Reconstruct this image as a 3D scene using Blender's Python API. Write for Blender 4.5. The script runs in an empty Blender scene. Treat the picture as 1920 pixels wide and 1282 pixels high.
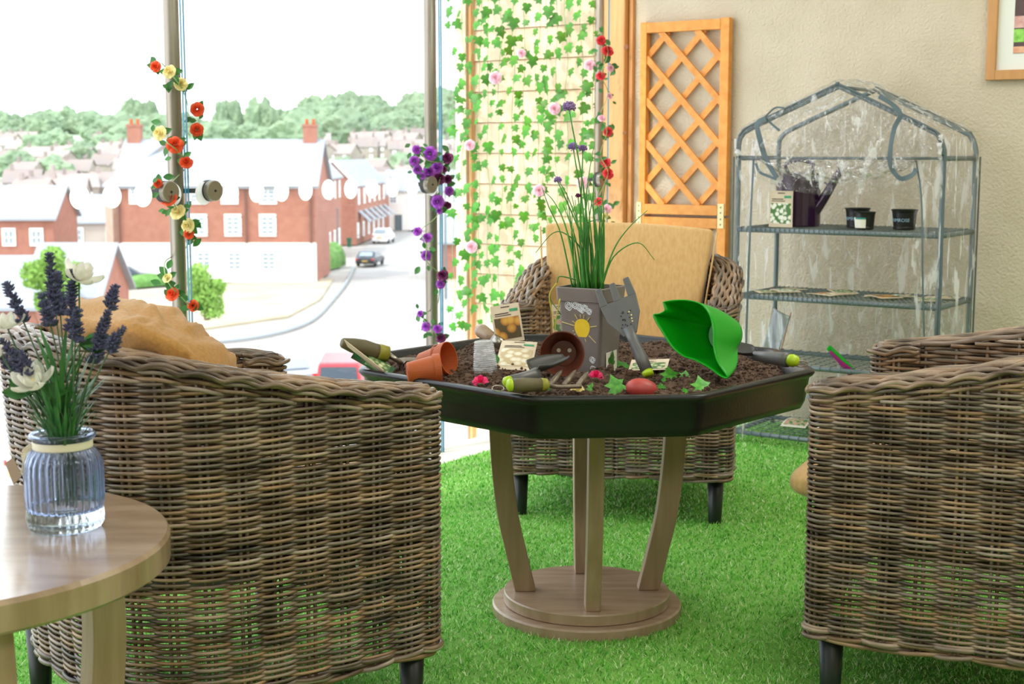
import bpy, bmesh, math, random
import numpy as np
from mathutils import Vector, Matrix, noise

random.seed(7); np.random.seed(7)
SC = bpy.context.scene
COL = SC.collection
PI = math.pi

# ------------------------------------------------------------------ camera
F, PX, PY, HOR = 2667., 960., 641., 288.
TILT = math.atan((PY - HOR) / F)
cd = bpy.data.cameras.new('camera'); cam = bpy.data.objects.new('camera', cd); COL.objects.link(cam)
cam.location = (0, 0, 1); cam.rotation_euler = (PI/2 - TILT, 0, 0)
cd.sensor_width = 36; cd.lens = F / 1920 * 36; cd.clip_start = .05; cd.clip_end = 6000
cd.dof.use_dof = True; cd.dof.focus_distance = 2.75; cd.dof.aperture_fstop = 9
SC.camera = cam

# ------------------------------------------------------------------ light
w = bpy.data.worlds.new('world'); SC.world = w; w.use_nodes = True
nt = w.node_tree; nt.nodes.clear()
out = nt.nodes.new('ShaderNodeOutputWorld'); bg = nt.nodes.new('ShaderNodeBackground')
bg.inputs['Strength'].default_value = 2.45
geo = nt.nodes.new('ShaderNodeTexCoord'); sep = nt.nodes.new('ShaderNodeSeparateXYZ')
ramp = nt.nodes.new('ShaderNodeValToRGB')
ramp.color_ramp.elements[0].position = 0.0; ramp.color_ramp.elements[0].color = (.93, .97, 1, 1)
ramp.color_ramp.elements[1].position = .5; ramp.color_ramp.elements[1].color = (.86, .93, 1, 1)
nt.links.new(geo.outputs['Generated'], sep.inputs[0]); nt.links.new(sep.outputs['Z'], ramp.inputs[0])
nt.links.new(ramp.outputs[0], bg.inputs[0]); nt.links.new(bg.outputs[0], out.inputs[0])

sd = bpy.data.lights.new('sun', 'SUN'); sd.energy = 1.8; sd.angle = math.radians(3); sd.color = (1, .95, .86)
sun = bpy.data.objects.new('sun', sd); COL.objects.link(sun)
sun_from = Vector((-.62, -.50, 1.10)).normalized()
sun.rotation_euler = (-sun_from).to_track_quat('-Z', 'Y').to_euler()
sun.location = (0, 0, 30)

def area(name, loc, size, power, col=(1, .96, .9)):
    l = bpy.data.lights.new(name, 'AREA'); l.shape = 'RECTANGLE'; l.size, l.size_y = size; l.energy = power; l.color = col
    o = bpy.data.objects.new(name, l); COL.objects.link(o); o.location = loc; return o
area('fill_light', (.2, 1.0, 2.46), (1.2, 1.2), 12)  # unseen fill lights, added under the ceiling to brighten the room
area('fill_light', (1.6, 3.0, 2.46), (1.2, 1.2), 24)
area('fill_light', (.2, -1.6, 2.46), (1.2, 1.2), 22)
area('fill_light', (2.6, .2, 2.46), (1.2, 1.2), 30)

SC.view_settings.view_transform = 'Standard'; SC.view_settings.look = 'None'
SC.view_settings.gamma = 1; SC.view_settings.use_curve_mapping = False
SC.view_settings.exposure = 0.45

# ------------------------------------------------------------------ helpers
UV = Vector((.5721, .8202, 0)); WV = Vector((.8202, -.5721, 0)); ZV = Vector((0, 0, 1))
def K(k, u, z): return WV*k + UV*u + ZV*z          # k along the plaster wall, u along the glass wall
_c, _s = math.cos(TILT), math.sin(TILT)
def ray(x, y):
    a = (x - PX) / F; b = (PY - y) / F
    return Vector((a, _c + b*_s, -_s + b*_c))
CAM = Vector((0, 0, 1))
def atz(x, y, z): r = ray(x, y); return CAM + r * ((z - 1) / r.z)
def aty(x, y, Y): r = ray(x, y); return CAM + r * (Y / r.y)
def onK(x, y, u): r = ray(x, y); return CAM + r * (u / r.dot(UV))
def onk(x, y, k): r = ray(x, y); return CAM + r * (k / r.dot(WV))

def link(o, parent=None):
    COL.objects.link(o)
    if parent is not None: o.parent = parent
    return o
def tag(o, label=None, cat=None, group=None, kind=None):
    if label: o['label'] = label
    if cat: o['category'] = cat
    if group: o['group'] = group
    if kind: o['kind'] = kind
    return o
def empty(name, loc=(0, 0, 0), rz=0, label=None, cat=None, group=None):
    o = bpy.data.objects.new(name, None); o.empty_display_size = .05
    COL.objects.link(o); o.location = loc; o.rotation_euler = (0, 0, rz)
    return tag(o, label, cat, group)
def basis(loc, x=None, y=None, z=None):
    """matrix with given axes (two of three given, first exact)"""
    def n(v): return Vector(v).normalized()
    if x is not None and z is not None:
        x = n(x); y = n(Vector(z).cross(x)); z = x.cross(y)
    elif x is not None and y is not None:
        x = n(x); z = n(x.cross(Vector(y))); y = z.cross(x)
    elif z is not None and y is not None:
        z = n(z); x = n(Vector(y).cross(z)); y = z.cross(x)
    elif z is not None:
        z = n(z); t = Vector((1, 0, 0)) if abs(z.x) < .9 else Vector((0, 1, 0)); y = n(z.cross(t)); x = y.cross(z)
    m = Matrix((x, y, z)).transposed().to_4x4(); m.translation = Vector(loc); return m

class MB:
    def __init__(s): s.v = []; s.f = []; s.m = []
    def add(s, vs, fs, mi=0):
        b = len(s.v); s.v += [tuple(p) for p in vs]; s.f += [tuple(i + b for i in f) for f in fs]; s.m += [mi]*len(fs); return s
    def box(s, c, d, M=None, mi=0):
        cx, cy, cz = c; a, b, e = d[0]/2, d[1]/2, d[2]/2
        vs = [Vector((cx+i*a, cy+j*b, cz+k*e)) for i in (-1, 1) for j in (-1, 1) for k in (-1, 1)]
        if M is not None: vs = [M @ q for q in vs]
        return s.add(vs, [(0, 1, 3, 2), (4, 6, 7, 5), (0, 4, 5, 1), (2, 3, 7, 6), (0, 2, 6, 4), (1, 5, 7, 3)], mi)
    def bar(s, a, b, wx, wy, up=(0, 0, 1), mi=0):
        a, b = Vector(a), Vector(b); d = b - a
        M = basis((a+b)/2, x=d, z=up if abs(d.normalized().dot(Vector(up))) < .99 else (1, 0, 0))
        return s.box((0, 0, 0), (d.length, wx, wy), M, mi)
    def prism(s, pts, h, M=None, mi=0):
        """polygon in xy extruded 0..h along z"""
        n = len(pts); vs = [Vector((x, y, 0)) for x, y in pts] + [Vector((x, y, h)) for x, y in pts]
        if M is not None: vs = [M @ q for q in vs]
        return s.add(vs, [tuple(range(n))[::-1], tuple(range(n, 2*n))] + [(i, (i+1) % n, n+(i+1) % n, n+i) for i in range(n)], mi)
    def lathe(s, prof, n=24, M=None, mi=0, cap0=True, cap1=True, squash=1):
        vs = []; fs = []
        for r, z in prof:
            for i in range(n):
                a = 2*PI*i/n; vs.append(Vector((r*math.cos(a), r*math.sin(a)*squash, z)))
        for j in range(len(prof)-1):
            for i in range(n):
                k = (i+1) % n; fs.append((j*n+i, j*n+k, (j+1)*n+k, (j+1)*n+i))
        if cap0: fs.append(tuple(range(n))[::-1])
        if cap1: fs.append(tuple((len(prof)-1)*n+i for i in range(n)))
        if M is not None: vs = [M @ q for q in vs]
        return s.add(vs, fs, mi)
    def tube(s, pts, r, n=6, closed=False, mi=0, up=None):
        P = np.array([tuple(q) for q in pts], float); N = len(P)
        R = np.full(N, r, float) if np.isscalar(r) else np.array(r, float)
        if closed: T = np.roll(P, -1, 0) - np.roll(P, 1, 0)
        else:
            T = np.gradient(P, axis=0)
        T /= np.linalg.norm(T, axis=1)[:, None] + 1e-12
        if up is None:
            m = np.abs(T).mean(0); up = np.eye(3)[int(np.argmin(m))]
        A = np.cross(T, np.array(up, float)); A /= np.linalg.norm(A, axis=1)[:, None] + 1e-12
        B = np.cross(A, T)
        a = np.arange(n)*2*PI/n
        V = P[:, None, :] + R[:, None, None]*(np.cos(a)[None, :, None]*A[:, None, :] + np.sin(a)[None, :, None]*B[:, None, :])
        fs = []
        for j in range(N if closed else N-1):
            q = (j+1) % N
            for i in range(n): fs.append((j*n+i, j*n+(i+1) % n, q*n+(i+1) % n, q*n+i))
        if not closed: fs += [tuple(range(n))[::-1], tuple((N-1)*n+i for i in range(n))]
        return s.add(V.reshape(-1, 3).tolist(), fs, mi)
    def grid(s, fn, nu, nv, mi=0, closeu=False):
        vs = [fn(i/(nu), j/(nv)) for j in range(nv+1) for i in range(nu+(0 if closeu else 1))]
        w_ = nu if closeu else nu+1; fs = []
        for j in range(nv):
            for i in range(nu):
                k = (i+1) % w_ if closeu else i+1
                fs.append((j*w_+i, j*w_+k, (j+1)*w_+k, (j+1)*w_+i))
        return s.add(vs, fs, mi)
    def mesh(s, name, mats, smooth=False):
        me = bpy.data.meshes.new(name); me.from_pydata(s.v, [], s.f)
        for m in (mats if isinstance(mats, (list, tuple)) else [mats]): me.materials.append(m)
        if any(s.m): me.polygons.foreach_set('material_index', s.m)
        if smooth: me.polygons.foreach_set('use_smooth', [True]*len(s.f))
        me.update(); return me
    def build(s, name, mats, parent=None, smooth=False, M=None, bevel=0, bseg=2, solid=0, sub=0):
        o = bpy.data.objects.new(name, s.mesh(name, mats, smooth)); link(o, parent)
        if M is not None: o.matrix_basis = M
        if solid:
            q = o.modifiers.new('solid', 'SOLIDIFY'); q.thickness = solid; q.offset = 0
        if sub:
            q = o.modifiers.new('sub', 'SUBSURF'); q.levels = q.render_levels = sub
        if bevel:
            q = o.modifiers.new('bevel', 'BEVEL'); q.width = bevel; q.segments = bseg; q.limit_method = 'ANGLE'; q.angle_limit = .6
            q.harden_normals = False
        return o
def place(mesh, name, parent=None, M=None):
    o = bpy.data.objects.new(name, mesh); link(o, parent)
    if M is not None: o.matrix_basis = M
    return o
def copy_tree(o, parent=None):
    c = o.copy(); COL.objects.link(c); c.parent = parent
    for ch in list(o.children): copy_tree(ch, c)
    return c
def catmull(pts, per=6):
    P = [Vector(p) for p in pts]; P = [P[0]*2-P[1]] + P + [P[-1]*2-P[-2]]; out_ = []
    for i in range(1, len(P)-2):
        for j in range(per):
            t = j/per; a, b, c, d = P[i-1], P[i], P[i+1], P[i+2]
            out_.append(.5*((2*b)+(c-a)*t+(2*a-5*b+4*c-d)*t*t+(3*b-a-3*c+d)*t**3))
    out_.append(P[-2]); return out_
def text_mesh(body, size, mat, name='lettering', extrude=0.0004):
    c = bpy.data.curves.new('t', 'FONT'); c.body = body; c.size = size; c.align_x = 'CENTER'; c.align_y = 'CENTER'; c.extrude = extrude
    o = bpy.data.objects.new('t', c); COL.objects.link(o)
    dg = bpy.context.evaluated_depsgraph_get(); me = bpy.data.meshes.new_from_object(o.evaluated_get(dg))
    bpy.data.objects.remove(o); bpy.data.curves.remove(c); me.name = name; me.materials.clear(); me.materials.append(mat); return me

# ------------------------------------------------------------------ materials
def srgb(h):
    h = h.lstrip('#'); c = [int(h[i:i+2], 16)/255 for i in (0, 2, 4)]
    return tuple(x/12.92 if x <= .04045 else ((x+.055)/1.055)**2.4 for x in c) + (1,)
def mat(name, c1, c2=None, scale=20, rough=.6, bump=0, bscale=None, metal=0, stretch=None, rnd=0, spec=.5, trans=0, detail=4, coords='Object', sheen=0, transl=0, lo=.35, hi=.65, coat=0, bdist=.002):
    m = bpy.data.materials.new(name); m.use_nodes = True; t = m.node_tree; N = t.nodes; L = t.links
    p = N['Principled BSDF']; p.inputs['Roughness'].default_value = rough; p.inputs['Metallic'].default_value = metal
    p.inputs['Specular IOR Level'].default_value = spec; p.inputs['Coat Weight'].default_value = coat
    if trans: p.inputs['Transmission Weight'].default_value = trans
    if sheen: p.inputs['Sheen Weight'].default_value = sheen
    col = srgb(c1); p.inputs['Base Color'].default_value = col
    tc = N.new('ShaderNodeTexCoord'); mp = N.new('ShaderNodeMapping'); L.new(tc.outputs[coords], mp.inputs[0])
    if stretch: mp.inputs['Scale'].default_value = stretch
    src = None
    if c2:
        n = N.new('ShaderNodeTexNoise'); n.inputs['Scale'].default_value = scale; n.inputs['Detail'].default_value = detail
        L.new(mp.outputs[0], n.inputs[0])
        r = N.new('ShaderNodeValToRGB'); r.color_ramp.elements[0].color = col; r.color_ramp.elements[1].color = srgb(c2)
        r.color_ramp.elements[0].position = lo; r.color_ramp.elements[1].position = hi
        L.new(n.outputs[0], r.inputs[0]); src = r.outputs[0]
    if rnd:
        oi = N.new('ShaderNodeObjectInfo'); mr = N.new('ShaderNodeMapRange'); mr.inputs['To Min'].default_value = 1-rnd; mr.inputs['To Max'].default_value = 1+rnd
        L.new(oi.outputs['Random'], mr.inputs[0]); hs = N.new('ShaderNodeHueSaturation'); L.new(mr.outputs[0], hs.inputs['Value'])
        if src: L.new(src, hs.inputs['Color'])
        else: hs.inputs['Color'].default_value = col
        src = hs.outputs[0]
    if src: L.new(src, p.inputs['Base Color'])
    if bump:
        n2 = N.new('ShaderNodeTexNoise'); n2.inputs['Scale'].default_value = bscale or scale*3; n2.inputs['Detail'].default_value = 3
        L.new(mp.outputs[0], n2.inputs[0]); b = N.new('ShaderNodeBump'); b.inputs['Strength'].default_value = bump; b.inputs['Distance'].default_value = bdist
        L.new(n2.outputs[0], b.inputs['Height']); L.new(b.outputs[0], p.inputs['Normal'])
    if transl:
        tr = N.new('ShaderNodeBsdfTranslucent'); mx = N.new('ShaderNodeMixShader'); mx.inputs[0].default_value = transl
        if src: L.new(src, tr.inputs[0])
        else: tr.inputs[0].default_value = col
        o = N['Material Output']; L.new(p.outputs[0], mx.inputs[1]); L.new(tr.outputs[0], mx.inputs[2]); L.new(mx.outputs[0], o.inputs[0])
    return m
def film(name, col=(1, 1, 1, 1), gloss=.12, rough=.1, bump=.5, scale=14, stretch=(1, 1, .4), white=0.0, fres=True, dist=.01, glint_stretch=(1, 1, .22), wbase=.035):
    """thin clear sheet: see-through with a sharp surface reflection"""
    m = bpy.data.materials.new(name); m.use_nodes = True; t = m.node_tree; N = t.nodes; L = t.links; N.remove(N['Principled BSDF'])
    o = N['Material Output']; a = N.new('ShaderNodeBsdfTransparent'); a.inputs[0].default_value = col
    g = N.new('ShaderNodeBsdfGlossy'); g.inputs['Roughness'].default_value = rough; mx = N.new('ShaderNodeMixShader')
    if fres:
        lw = N.new('ShaderNodeLayerWeight'); lw.inputs['Blend'].default_value = .25
        mr = N.new('ShaderNodeMapRange'); mr.inputs['To Min'].default_value = gloss*.5; mr.inputs['To Max'].default_value = min(1, gloss*3)
        L.new(lw.outputs['Fresnel'], mr.inputs[0]); L.new(mr.outputs[0], mx.inputs[0])
    else: mx.inputs[0].default_value = gloss
    L.new(a.outputs[0], mx.inputs[1]); L.new(g.outputs[0], mx.inputs[2]); last = mx.outputs[0]
    if bump:
        tc = N.new('ShaderNodeTexCoord'); mp = N.new('ShaderNodeMapping'); mp.inputs['Scale'].default_value = stretch
        n = N.new('ShaderNodeTexNoise'); n.inputs['Scale'].default_value = scale; n.inputs['Detail'].default_value = 2; n.inputs['Distortion'].default_value = .8
        b = N.new('ShaderNodeBump'); b.inputs['Strength'].default_value = bump; b.inputs['Distance'].default_value = dist
        L.new(tc.outputs['Object'], mp.inputs[0]); L.new(mp.outputs[0], n.inputs[0]); L.new(n.outputs[0], b.inputs['Height'])
        L.new(b.outputs[0], g.inputs['Normal'])
    if white:      # window glints along the creases, painted in as white streaks
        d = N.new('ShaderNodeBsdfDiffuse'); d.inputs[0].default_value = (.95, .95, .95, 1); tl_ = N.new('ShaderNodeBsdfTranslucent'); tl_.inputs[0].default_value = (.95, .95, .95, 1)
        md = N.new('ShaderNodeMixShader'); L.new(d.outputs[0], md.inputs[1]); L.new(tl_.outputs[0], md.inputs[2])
        tc2 = N.new('ShaderNodeTexCoord'); mp2 = N.new('ShaderNodeMapping'); mp2.inputs['Scale'].default_value = glint_stretch; mp2.inputs['Rotation'].default_value = (0, .5, .6); L.new(tc2.outputs['Object'], mp2.inputs[0])
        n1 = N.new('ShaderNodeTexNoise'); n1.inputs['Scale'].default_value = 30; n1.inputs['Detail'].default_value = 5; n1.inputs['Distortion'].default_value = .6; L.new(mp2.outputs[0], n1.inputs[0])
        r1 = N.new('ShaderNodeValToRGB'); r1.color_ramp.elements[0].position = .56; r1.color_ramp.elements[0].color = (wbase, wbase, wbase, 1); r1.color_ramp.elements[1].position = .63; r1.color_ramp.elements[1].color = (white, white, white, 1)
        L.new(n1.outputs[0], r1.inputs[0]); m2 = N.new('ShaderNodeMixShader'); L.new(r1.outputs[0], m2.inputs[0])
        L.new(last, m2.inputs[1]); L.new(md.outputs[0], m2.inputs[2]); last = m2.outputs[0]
    L.new(last, o.inputs[0]); return m

M = {}
M['plaster'] = mat('plaster', '#d0c2ae', '#c9bba5', 6, .9, .8, 110, bdist=.006)
M['ceiling'] = mat('ceiling_white', '#eeeae2', rough=.9)
M['floor'] = mat('pale_floor', '#d9d5cc', '#cfc9bf', 5, .6)
M['turf'] = mat('grass_backing', '#7db04e', '#6fa244', 60, .9)
M['pine'] = mat('pine', '#cf9258', '#e0a86e', 6, .5, .1, 60, stretch=(6, 6, .6))
M['pine_dark'] = mat('knot', '#8a5530', rough=.6)
M['board'] = mat('pale_board', '#efd0b2', '#f4dcc4', 5, .6, .15, 40, stretch=(.6, .6, 8), rnd=.04)
M['trellis'] = mat('orange_stained_wood', '#d98a35', '#e59c48', 8, .5, .15, 60, stretch=(4, 4, 4), rnd=.08)
M['steel'] = mat('brushed_steel', '#877e73', '#978e83', 20, .38, metal=.85, stretch=(5, 5, .2))
M['steel_disc'] = mat('satin_steel', '#9c9488', rough=.35, metal=.8)
M['rubber'] = mat('rubber', '#2a2c2a', rough=.7)
M['glassedge'] = mat('glass_edge', '#2f7186', rough=.1)
M['pane'] = film('window_glass', (.985, .995, .99, 1), .03, .0, 0)
M['dot'] = mat('white_dot', '#ffffff', rough=.6, transl=.6)
M['oak'] = mat('limed_oak', '#ad957f', '#9c816a', 5, .26, .12, 90, stretch=(1, 9, 1), detail=6)
M['oak_top'] = mat('oak_table_top', '#a88e76', '#8f745b', 5, .3, .15, 60, stretch=(1.5, 7, 1), detail=6, coat=.9)
M['oak_top'].node_tree.nodes['Principled BSDF'].inputs['Coat Roughness'].default_value = .16
M['oak_leg'] = mat('oak_leg', '#ad937a', '#9d8269', 7, .5, .12, 90, stretch=(8, 8, .7))
M['oak_edge'] = mat('oak_edge', '#a8845f', '#9a7654', 9, .5, stretch=(1, 1, 8))
M['tray'] = mat('black_plastic', '#151517', '#1c1c1e', 8, .34, .15, 200, spec=.38)
M['soil'] = mat('soil', '#38281f', '#6a5140', 90, .95, .6, 140, bdist=.003, lo=.3, hi=.7)
M['cane'] = mat('wicker_cane', '#38271b', '#9d7b5b', 9, .34, .15, 90, stretch=(1, 1, 6), rnd=.38, detail=5, lo=.3, hi=.7)
_t = M['cane'].node_tree; _p = _t.nodes['Principled BSDF']; _l = _p.inputs['Base Color'].links[0].from_socket   # each cane leans brown or weathered grey
_oi = _t.nodes.new('ShaderNodeObjectInfo'); _w = _t.nodes.new('ShaderNodeTexWhiteNoise'); _w.noise_dimensions = '1D'; _t.links.new(_oi.outputs['Random'], _w.inputs['W'])
_k = _t.nodes.new('ShaderNodeMix'); _k.data_type = 'RGBA'; _mr = _t.nodes.new('ShaderNodeMapRange'); _mr.inputs['To Max'].default_value = .75
_t.links.new(_w.outputs['Value'], _mr.inputs[0]); _t.links.new(_mr.outputs[0], _k.inputs[0]); _t.links.new(_l, _k.inputs[6])
_h = _t.nodes.new('ShaderNodeHueSaturation'); _h.inputs['Saturation'].default_value = .35; _t.links.new(_l, _h.inputs['Color']); _t.links.new(_h.outputs[0], _k.inputs[7])
_t.links.new(_k.outputs[2], _p.inputs['Base Color'])
M['legblack'] = mat('black_leg', '#141c1b', rough=.4)
M['cushion'] = mat('mustard_fabric', '#d4ae78', '#c9a169', 130, .9, .3, 320, sheen=.2, stretch=(1, 1, .35))
M['pillow'] = mat('ochre_linen', '#b48446', '#a5783d', 160, .9, .3, 350, sheen=.2)
M['terracotta'] = mat('terracotta_plastic', '#cc6c3a', '#c46434', 15, .5, transl=.3)
M['brownpot'] = mat('brown_plastic', '#663222', rough=.3)
M['taupe'] = mat('taupe_plastic', '#7b7270', '#746b69', 12, .42)
M['darktaupe'] = mat('dark_taupe', '#3a3733', rough=.5)
M['tool'] = mat('grey_tool_plastic', '#59595a', '#616162', 25, .4)
M['tool_dark'] = mat('dark_tool_plastic', '#353432', rough=.45)
M['olive'] = mat('olive_grip', '#5a5138', '#655b40', 30, .6)
M['lime'] = mat('lime_plastic', '#a9c81c', rough=.35)
M['olivelime'] = mat('muted_lime', '#8f8a2c', rough=.5)
M['wire'] = mat('bare_metal', '#a09a92', rough=.3, metal=.9)
M['tine'] = mat('soiled_metal', '#6f6153', '#8c7f70', 60, .45, metal=.4)
M['green'] = mat('green_plastic', '#12b01c', rough=.28, transl=.25)
M['clear'] = film('clear_plastic', (.985, .99, 1, 1), .12, .12, .4, 90, (1, 1, 3), .6, glint_stretch=(1, 1, 5), wbase=.16)
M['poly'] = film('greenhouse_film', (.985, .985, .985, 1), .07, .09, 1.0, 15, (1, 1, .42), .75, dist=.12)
M['polyflap'] = film('crumpled_film', (.975, .975, .98, 1), .18, .1, 1.0, 20, (1, 1, .6), .9, dist=.14, glint_stretch=(1, 1, .35))
M['polybag'] = film('bag_film', (.75, .82, .88, 1), .25, .15, .6, 9, (1, 1, .2), .18)
M['frame'] = mat('grey_tube', '#68757a', rough=.35, spec=.5)
M['strap'] = mat('grey_strap', '#55646a', rough=.6)
M['purple'] = mat('purple_enamel', '#33153a', rough=.22, coat=.3)
M['black'] = mat('black_pot', '#171518', rough=.38)
M['print_blue'] = mat('blue_print', '#9fc0d8', rough=.6)
M['paper'] = mat('packet_paper', '#ddccb4', '#d6c2a8', 30, .7)
M['paperw'] = mat('pale_paper', '#e4e0d2', rough=.7)
M['ink'] = mat('dark_ink', '#4a3a30', rough=.7)
M['inkg'] = mat('green_ink', '#3d9a6c', rough=.6)
M['teal'] = mat('teal_ink', '#2a8078', rough=.6)
M['darkgreen'] = mat('dark_green_foil', '#0d4a26', '#1c6b3a', 40, .25)
M['yellow'] = mat('yellow_chalk', '#e8c322', '#f0cf3a', 60, .8)
M['chalk'] = mat('white_chalk', '#dfe3ea', rough=.9)
M['yline'] = mat('pale_yellow_chalk', '#e2cf86', rough=.9)
M['leaf'] = mat('ivy_leaf', '#2b7d12', '#489c20', 14, .45, rnd=.22, transl=.3)
M['leafd'] = mat('dark_leaf', '#2f6b2a', '#3f7e36', 20, .5, rnd=.2, transl=.2)
M['leafw'] = mat('variegated_leaf', '#2f8a22', '#6fbf4a', 60, .45, rnd=.12, transl=.2)
M['vine'] = mat('vine_stem', '#8aa56a', rough=.6)
M['chive'] = mat('chive_stem', '#2f7424', '#4f9a38', 12, .4, rnd=.2)
M['chivey'] = mat('yellow_stem', '#c6bb3e', rough=.5)
M['chiveb'] = mat('chive_bloom', '#8466a8', '#a88cc0', 40, .7, rnd=.1)
M['lav'] = mat('lavender_bloom', '#40405e', '#585a7c', 90, .8, rnd=.12)
M['lavstem'] = mat('lavender_stem', '#4a6a4c', rough=.6)
M['grassleaf'] = mat('spiky_leaf', '#2f6a3c', '#4c8a44', 20, .5, rnd=.2)
M['white_petal'] = mat('white_petal', '#e9e7dc', rough=.6, transl=.35)
M['orange_rose'] = mat('orange_rose', '#e8562c', rough=.6, transl=.2)
M['red_rose'] = mat('red_rose', '#d93742', rough=.6, transl=.2)
M['cream_rose'] = mat('cream_rose', '#efdf9e', rough=.6, transl=.2)
M['purple_rose'] = mat('purple_rose', '#a049bb', rough=.6, transl=.2, rnd=.15)
M['plum_rose'] = mat('plum_rose', '#6b1e54', rough=.6, transl=.15)
M['pink_rose'] = mat('pink_rose', '#f0bfd0', rough=.6, transl=.2)
M['hotpink'] = mat('hot_pink_flower', '#f03078', rough=.5, transl=.15)
M['stone'] = mat('red_potato_skin', '#b5423c', '#a03a36', 25, .45, .1, 60)
M['magenta'] = mat('magenta_plastic', '#8c1667', rough=.35)
M['smoke'] = None
M['ribbon'] = mat('cream_ribbon', '#e2dcc6', rough=.6)
M['tagm'] = mat('brown_card', '#9c8772', rough=.8)
M['picframe'] = mat('beech_frame', '#c8935c', '#c08950', 9, .5, stretch=(4, 4, 1))
M['mount'] = mat('picture_mount', '#e4e4de', rough=.8)
M['bracket'] = mat('cream_bracket', '#ecd9a6', rough=.5)

# ================================================================== SETTING
KG = -2.908          # glass plane
UP = 4.87            # plaster wall plane
def slab(name, corners, z0, z1, m, kind='structure'):
    b = MB(); n = len(corners)
    b.add([(x, y, z0) for x, y in corners] + [(x, y, z1) for x, y in corners],
          [tuple(range(n))[::-1], tuple(range(n, 2*n))] + [(i, (i+1) % n, n+(i+1) % n, n+i) for i in range(n)])
    return tag(b.build(name, m), kind=kind)
def xy(k, u): p = K(k, u, 0); return (p.x, p.y)
room = [xy(KG-.06, UP+.1), xy(KG-.06, -3.2), xy(3.6, -3.2), xy(3.6, UP+.1)]
slab('floor', room, -.14, -.006, M['floor'])
slab('ceiling', room, 2.5, 2.62, M['ceiling'])
slab('wall_back', [xy(-2.835, UP), xy(3.6, UP), xy(3.6, UP+.12), xy(-2.835, UP+.12)], -.14, 2.5, M['plaster'])
slab('wall_right', [xy(3.6, -3.2), xy(3.6, UP), xy(3.7, UP), xy(3.7, -3.2)], -.14, 2.5, M['plaster'])
slab('wall_front', [xy(KG, -3.3), xy(3.6, -3.3), xy(3.6, -3.2), xy(KG, -3.2)], -.14, 2.5, M['plaster'])
# timber post at the end of the plaster wall
b = MB(); c = K(-2.903, UP+.02, 1.18); b.box((0, 0, 0), (.132, .13, 2.64), basis(c, x=WV, z=ZV))
post = tag(b.build('trim_1', M['pine'], bevel=.006), kind='structure')
for (x, y, r) in ((1174, 88, .010), (1171, 249, .008)):
    q = onK(x, y, UP-.045); kb = MB(); kb.lathe([(r, 0), (r*.8, .0006)], 12, basis(q, z=-UV)); kb.build('knot', M['pine_dark'], post)
b = MB(); b.box((0, 0, 0), (.016, .02, 2.6), basis(K(-2.826, UP-.008, 1.2), x=WV, z=ZV)); tag(b.build('trim_2', M['pine']), kind='structure')

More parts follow.
